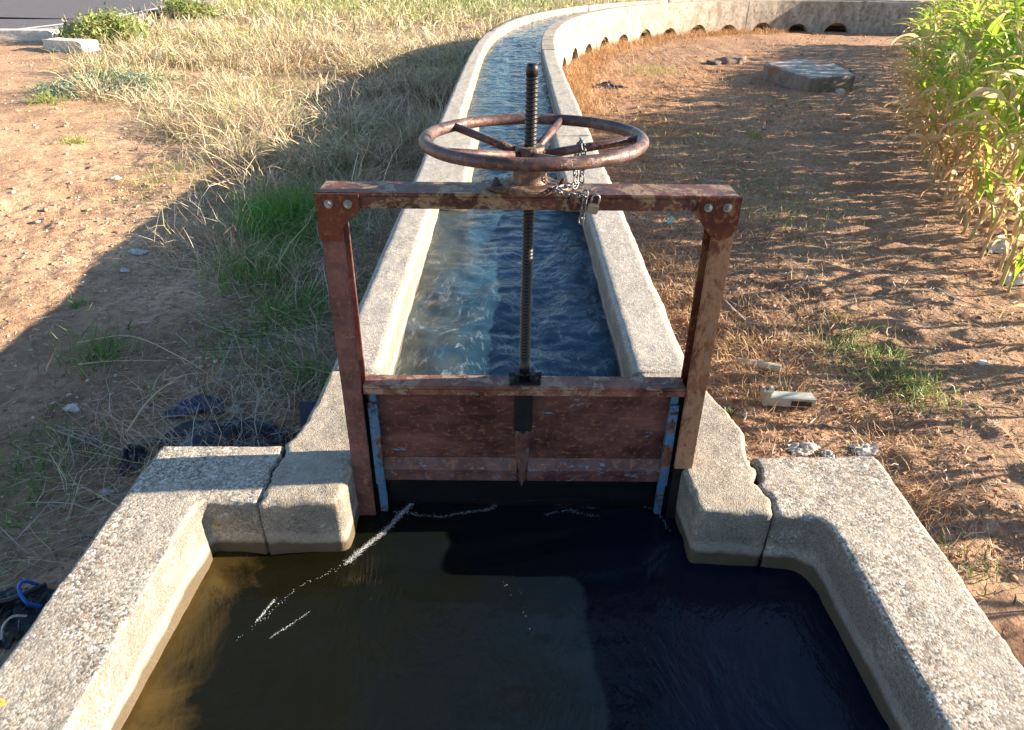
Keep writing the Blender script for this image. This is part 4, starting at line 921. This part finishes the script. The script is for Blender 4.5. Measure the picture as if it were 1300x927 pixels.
# hoses by the left basin wall
def hose(name, pts, r, mat, label, cat='hose'):
    P_ = [onground(u, v, dz) + Vector((0, 0, dz)) for u, v, dz in pts]; m = MB(); m.tube([tuple(p) for p in catmull3([tuple(p) for p in P_], 10)], r, 10)
    return setp(m.build(name, mat, None, sm=True, loc=tuple(P_[0])), label, cat)
hose('blue_hose', [(52, 770, .02), (34, 765, .05), (24, 748, .08), (30, 738, .09), (48, 742, .05)], .0045, M_hose, 'bright blue bent hose beside the left basin wall')
hose('black_pipe', [(-30, 768, .03), (10, 762, .045), (40, 750, .05), (58, 742, .04)], .007, M_bhose, 'thick black pipe running in from the left picture edge', 'pipe')
hose('white_cable', [(2, 812, .03), (4, 795, .05), (16, 783, .06), (34, 782, .04)], .003, M_white, 'thin white cable loop at the bottom left corner', 'cable')
crumple('black_rubber_mat', 8, 790, .10, .09, .05, M_bhose, 'black rubber mat scrap under the hoses in the bottom left corner', 'rubber mat', 31)
# grey moulded plastic bracket
def bracket():
    c = onground(1000, 515); e = empty('plastic_bracket', tuple(c), 'grey moulded plastic bracket lying on the dry litter right of the gate', 'plastic bracket')
    rz = R(-4); 
    def T(x, y, z): return (c.x + x*math.cos(rz) - y*math.sin(rz), c.y + x*math.sin(rz) + y*math.cos(rz), c.z + .012 + z)
    def bx(m, x0, x1, y0, y1, z0, z1): m.add([T(x, y, z) for x in (x0, x1) for y in (y0, y1) for z in (z0, z1)], [(0, 1, 3, 2), (4, 6, 7, 5), (0, 4, 5, 1), (2, 3, 7, 6), (0, 2, 6, 4), (1, 5, 7, 3)])
    m = MB(); bx(m, -.085, .085, -.025, -.018, 0, .035); bx(m, -.080, .083, -.018, .022, .031, .035); bx(m, -.085, -.079, -.018, .025, 0, .03); bx(m, .079, .085, -.018, .025, 0, .03)
    for k in range(7): bx(m, -.06 + k*.02, -.058 + k*.02, -.017, .02, .004, .030)
    m.build('channel_body', M_greyp, e, bev=.0015)
    m = MB(); bx(m, -.098, -.0855, -.03, .03, 0, .05); bx(m, -.097, -.075, -.028, -.019, .036, .062); bx(m, -.072, -.06, .0, .02, .036, .058); m.build('end_clip', M_greyp, e, bev=.002)
    m = MB(); bx(m, .0, .07, -.027, -.0255, .006, .026); m.build('face_slot', M_bhose, e)
bracket()
c = onground(972, 470); m = MB(); a0 = onground(935, 463) + Vector((0, 0, .02)); a1 = onground(990, 474) + Vector((0, 0, .02))
m.tube([a0, a0.lerp(a1, .3), a0.lerp(a1, .7), a1], [.012, .015, .017, .0155], 14); setp(m.build('wood_stub', M_bone, None, bev=.001, loc=tuple(c)), 'short pale round piece of wood on the litter behind the bracket', 'piece of wood')
c = onground(850, 288); m = MB(); m.tube([c + Vector((-.02, 0, .02)), c + Vector((.02, .03, .05))], .013, 14); setp(m.build('tin_can', M_can, None, bev=.002, loc=tuple(c)), 'small turquoise and white can in the weeds right of the gate beam', 'can')
# dead twigs one can tell apart
def twig(pts, r, label, col=(.42, .37, .32)):
    P_ = [onground(u, v) + Vector((0, 0, dz)) for u, v, dz in pts]; m = MB(); Q_ = catmull3([tuple(p) for p in P_], 6); m.tube([tuple(p) for p in Q_], list(np.linspace(r, r*.4, len(Q_))), 6)
    for k in (len(Q_)//3, len(Q_)//2, 2*len(Q_)//3):
        b0 = Vector(Q_[k]); m.tube([b0, b0 + Vector((rng.uniform(-.05, .05), rng.uniform(-.05, .05), .012)), b0 + Vector((rng.uniform(-.1, .1), rng.uniform(-.08, .08), .008))], [r*.5, r*.4, r*.2], 5)
    return setp(m.build('dry_twig', m_plain('dead_wood', col, .85), None, sm=True, loc=tuple(P_[0])), label, 'twig')
twig([(1000, 372, .01), (1030, 364, .03), (1060, 362, .02)], .004, 'grey forked twig lying on the right bank, above the bracket')
twig([(918, 385, .02), (945, 415, .03), (960, 425, .01)], .004, 'pale twig beside the right gate post')
twig([(1190, 368, .008), (1215, 383, .01), (1258, 394, .008)], .004, 'long curved grey twig on the path under the corn')
twig([(1132, 360, .01), (1140, 375, .02), (1150, 362, .03)], .005, 'small branching root on the path')
twig([(100, 440, .02), (170, 442, .06), (235, 468, .05), (265, 480, .02)], .003, 'long pale stalk lying over the shaded soil, left of the channel', (.6, .48, .3))
twig([(100, 468, .02), (150, 466, .03), (215, 466, .03)], .003, 'straight pale stalk just below the longest one', (.6, .48, .3))
twig([(165, 560, .04), (200, 535, .1), (240, 512, .12), (270, 490, .06)], .0045, 'bent thick straw stalk arching over the black plastic', (.6, .48, .3))
twig([(60, 545, .01), (120, 570, .02), (160, 590, .02)], .003, 'thin grey stick behind the left basin wall')

# ------------------------------------------------------------------ corn
def corn_proto(seed, dry, h, nl, tassel=True):
    r = np.random.default_rng(seed); e = bpy.data.objects.new('corn_plant', None); COL.objects.link(e); e.empty_display_size = .1
    stalk = []; 
    bend = r.uniform(-.05, .05, 2)
    for k in range(9): t = k/8; stalk.append((bend[0]*t*t*h, bend[1]*t*t*h, h*.9*t - .03))
    m = MB(); m.tube(stalk, list(np.linspace(.0115, .004, 9)), 7)
    sc_ = (.42, .40, .16) if dry < .5 else (.50, .38, .20)
    so = m.build('stalk', m_plain('corn_stalk_%d' % int(dry*10), sc_, .6, 0, .3, 30), e, sm=True)
    sets = {'green_leaves': [], 'dry_leaves': []}
    a0 = r.uniform(0, 6.28)
    for i in range(nl):
        t = (i + .5)/nl; zb_ = h*(.06 + .80*t); isdry = r.uniform() < (dry + (.50 - t)*.8)
        L = h*r.uniform(.40, .60)*(1 - .35*abs(t - .45)); wd = r.uniform(.030, .046)*(1 if not isdry else .75)
        az = a0 + (i % 2)*math.pi + r.normal(0, .55); nseg = 9
        e0 = r.uniform(1.05, 1.45); dr = r.uniform(1.1, 2.3) if not isdry else r.uniform(2.4, 3.4); wav = r.uniform(0, 6)
        px, pz = 0.006, zb_; V = []; tw = r.normal(0, .5) if not isdry else r.normal(0, 1.6)
        bxv, byv = bend*t*t*h
        for k in range(nseg + 1):
            q_ = k/nseg; el = e0 - dr*q_**1.25; w_ = wd*(math.sin(math.pi*min(1, .16 + .84*q_))**.75 if q_ < 1 else 0)*.5 + .0005
            cx_, cy_ = math.cos(az), math.sin(az); roll = tw*q_
            sx_, sy_, sz_ = -cy_*math.cos(roll), cx_*math.cos(roll), math.sin(roll)
            fold = .28*w_; ux, uz = -math.sin(el), math.cos(el)
            ed = .004*math.sin(wav + q_*16)
            c_ = np.array([bxv + cx_*px, byv + cy_*px, pz])
            V += [c_ + np.array([sx_, sy_, sz_])*w_ + np.array([cx_*ux, cy_*ux, uz])*(fold + ed), c_, c_ - np.array([sx_, sy_, sz_])*w_ + np.array([cx_*ux, cy_*ux, uz])*(fold - ed)]
            px += math.cos(el)*L/nseg; pz += math.sin(el)*L/nseg; pz = max(pz, .004)
        V = np.array(V); F_ = []
        for k in range(nseg): b = k*3; F_ += [(b, b+1, b+4, b+3), (b+1, b+2, b+5, b+4)]
        if isdry: c = np.array([(.70, .46, .20), (.78, .58, .30), (.60, .36, .15), (.74, .56, .34)][r.integers(4)])*r.uniform(.8, 1.15); T_ = np.tile(c, (len(V), 1))
        else:
            c = np.array([(.30, .42, .05), (.38, .48, .06), (.48, .54, .10), (.20, .34, .04)][r.integers(4)])*r.uniform(.85, 1.2); T_ = np.tile(c, (len(V), 1))
            if r.uniform() < .45: T_[-9:] = (.62, .46, .20)
            T_[1::3] *= 1.35
        sets['dry_leaves' if isdry else 'green_leaves'].append((V, np.array(F_), T_))
    for nm, pp in sets.items():
        if pp: V, F_, T_ = merge(pp); np_mesh(nm, V, F_, M_corn, T_, parent=e, sm=True)
    if tassel:
        m = MB(); top = Vector(stalk[-1])
        for k in range(9):
            a = r.uniform(0, 6.28); s_ = r.uniform(.03, .09); p = [top + Vector((0, 0, -.01)), top + Vector((s_*.4*math.cos(a), s_*.4*math.sin(a), .06)), top + Vector((s_*math.cos(a), s_*math.sin(a), r.uniform(.07, .13)))]
            m.tube(p, [.0022, .0030, .0012], 5)
        m.build('tassel', m_plain('corn_tassel', (.60, .42, .22), .8), e)
    return e
protos = [corn_proto(100 + i, d, h, n, ta) for i, (d, h, n, ta) in enumerate([(.72, 1.0, 16, True), (.6, .98, 17, True), (.8, .95, 14, True), (.32, 1.0, 17, True), (.05, 1.05, 18, True), (.0, 1.0, 17, True), (.15, 1.02, 17, True), (-.1, .95, 14, False), (.42, .97, 18, True)])]
def copy_tree(o):
    c = o.copy(); COL.objects.link(c)
    for ch_ in o.children:
        d = ch_.copy(); COL.objects.link(d); d.parent = c
    return c
used = set(); cnt = 0
def put_corn(k, x, y, h, rz, label, group='corn plants of the field', lean=0):
    global cnt
    if k in used: o = copy_tree(protos[k])
    else: o = protos[k]; used.add(k)
    z = float(gz(x, y)); o.location = (x*S, y*S, z*S); o.rotation_euler = (lean, lean*.5, rz); o.scale = (h,)*3; setp(o, label, 'corn plant', group); cnt += 1
edgeC = [(2.50, 3.12), (2.88, 4.0), (3.33, 5.3), (4.42, 7.7), (8.4, 14.8), (11, 19)]
ex = np.array([p[0] for p in edgeC]); ey = np.array([p[1] for p in edgeC]); eL = np.r_[0, np.cumsum(np.hypot(np.diff(ex), np.diff(ey)))]
rr = random.Random(5)
for row in range(6):
    s_ = (0.0, .35, .9, 1.5, 2.1, 2.6)[row]; step = (.19, .21, .25, .30, .36, .42)[row]
    while s_ < eL[-1] - 3*0 and cnt < 285:
        x = float(np.interp(s_, eL, ex)); y = float(np.interp(s_, eL, ey)); x += row*.36*.91 + rr.uniform(-.05, .05); y += -row*.36*.30 + rr.uniform(-.05, .05)
        s_ += step*rr.uniform(.7, 1.35)*(1 + .045*s_)
        if y > 17: break
        u = x/y
        if u > 1.15: continue
        hmax = {0: 1.02, 1: 1.08}.get(row, 1.12 + .05*row); 
        if y < 3.6 and row == 0: hmax = .92
        h = hmax*rr.uniform(.86, 1.08)
        k = rr.choice([0, 1, 2, 0, 8]) if row == 0 else rr.choice([0, 3, 6, 8, 4]) if row == 1 else rr.choice([4, 5, 6, 7, 3])
        lab = 'dry tan corn plant along the outer edge of the field' if row == 0 else 'half dried corn plant in the second row of the field' if row == 1 else 'green corn plant standing deep in the field behind the dry edge'
        put_corn(k, x, y, h, rr.uniform(0, 6.28), lab, lean=rr.uniform(-.1, .1))
put_corn(7, 2.43, 2.98, .62, 1.0, 'small bright green corn plant nearest to the viewer at the right edge', None)
# the field goes on towards the viewer, outside the picture, and shades the right bank
for k_, (x, y, h) in enumerate([(2.25, 2.45, .66), (2.5, 2.2, .72), (2.15, 1.95, .60), (2.45, 1.72, .7), (2.05, 1.45, .60), (2.4, 1.2, .66), (2.0, .95, .62), (2.7, 2.7, .8), (2.8, 1.5, .8), (2.9, 2.3, .85)]):
    put_corn([4, 3, 8, 5, 6, 0][k_ % 6], x, y, h, k_*1.3, 'low corn plant of the near field end, outside the frame')
for k in range(len(protos)):
    if k not in used:
        for c in list(protos[k].children): bpy.data.objects.remove(c)
        bpy.data.objects.remove(protos[k])

# ------------------------------------------------------------------ light
EL, AZ = R(16.4), R(4.0)      # sun low on the right, a touch beyond the gate
w = bpy.data.worlds.new('World'); sc.world = w; w.use_nodes = True; nt = w.node_tree
sky = nt.nodes.new('ShaderNodeTexSky'); sky.sky_type = 'NISHITA'; sky.sun_disc = False; sky.sun_elevation = EL; sky.sun_rotation = R(90) - AZ
sky.air_density = 1.0; sky.dust_density = .15; sky.ozone_density = 2.5
nt.links.new(sky.outputs[0], nt.nodes['Background'].inputs[0]); nt.nodes['Background'].inputs[1].default_value = .070
sun = bpy.data.lights.new('sun', 'SUN'); sun.energy = 5.0; sun.angle = R(.5); sun.color = (1.0, .86, .68)
so = bpy.data.objects.new('sun', sun); COL.objects.link(so)
d = Vector((math.cos(EL)*math.cos(AZ), math.cos(EL)*math.sin(AZ), math.sin(EL))); so.rotation_euler = d.to_track_quat('Z', 'Y').to_euler(); so.location = (20, 5, 10)
sc.view_settings.view_transform = 'Standard'; sc.view_settings.look = 'None'; sc.view_settings.exposure = 2.1; sc.view_settings.gamma = 1
sc.render.engine = 'CYCLES'; sc.cycles.use_denoising = True; sc.cycles.max_bounces = 6; sc.cycles.diffuse_bounces = 3; sc.cycles.glossy_bounces = 3; sc.cycles.transmission_bounces = 3; sc.cycles.transparent_max_bounces = 8
sc.cycles.sample_clamp_indirect = 6
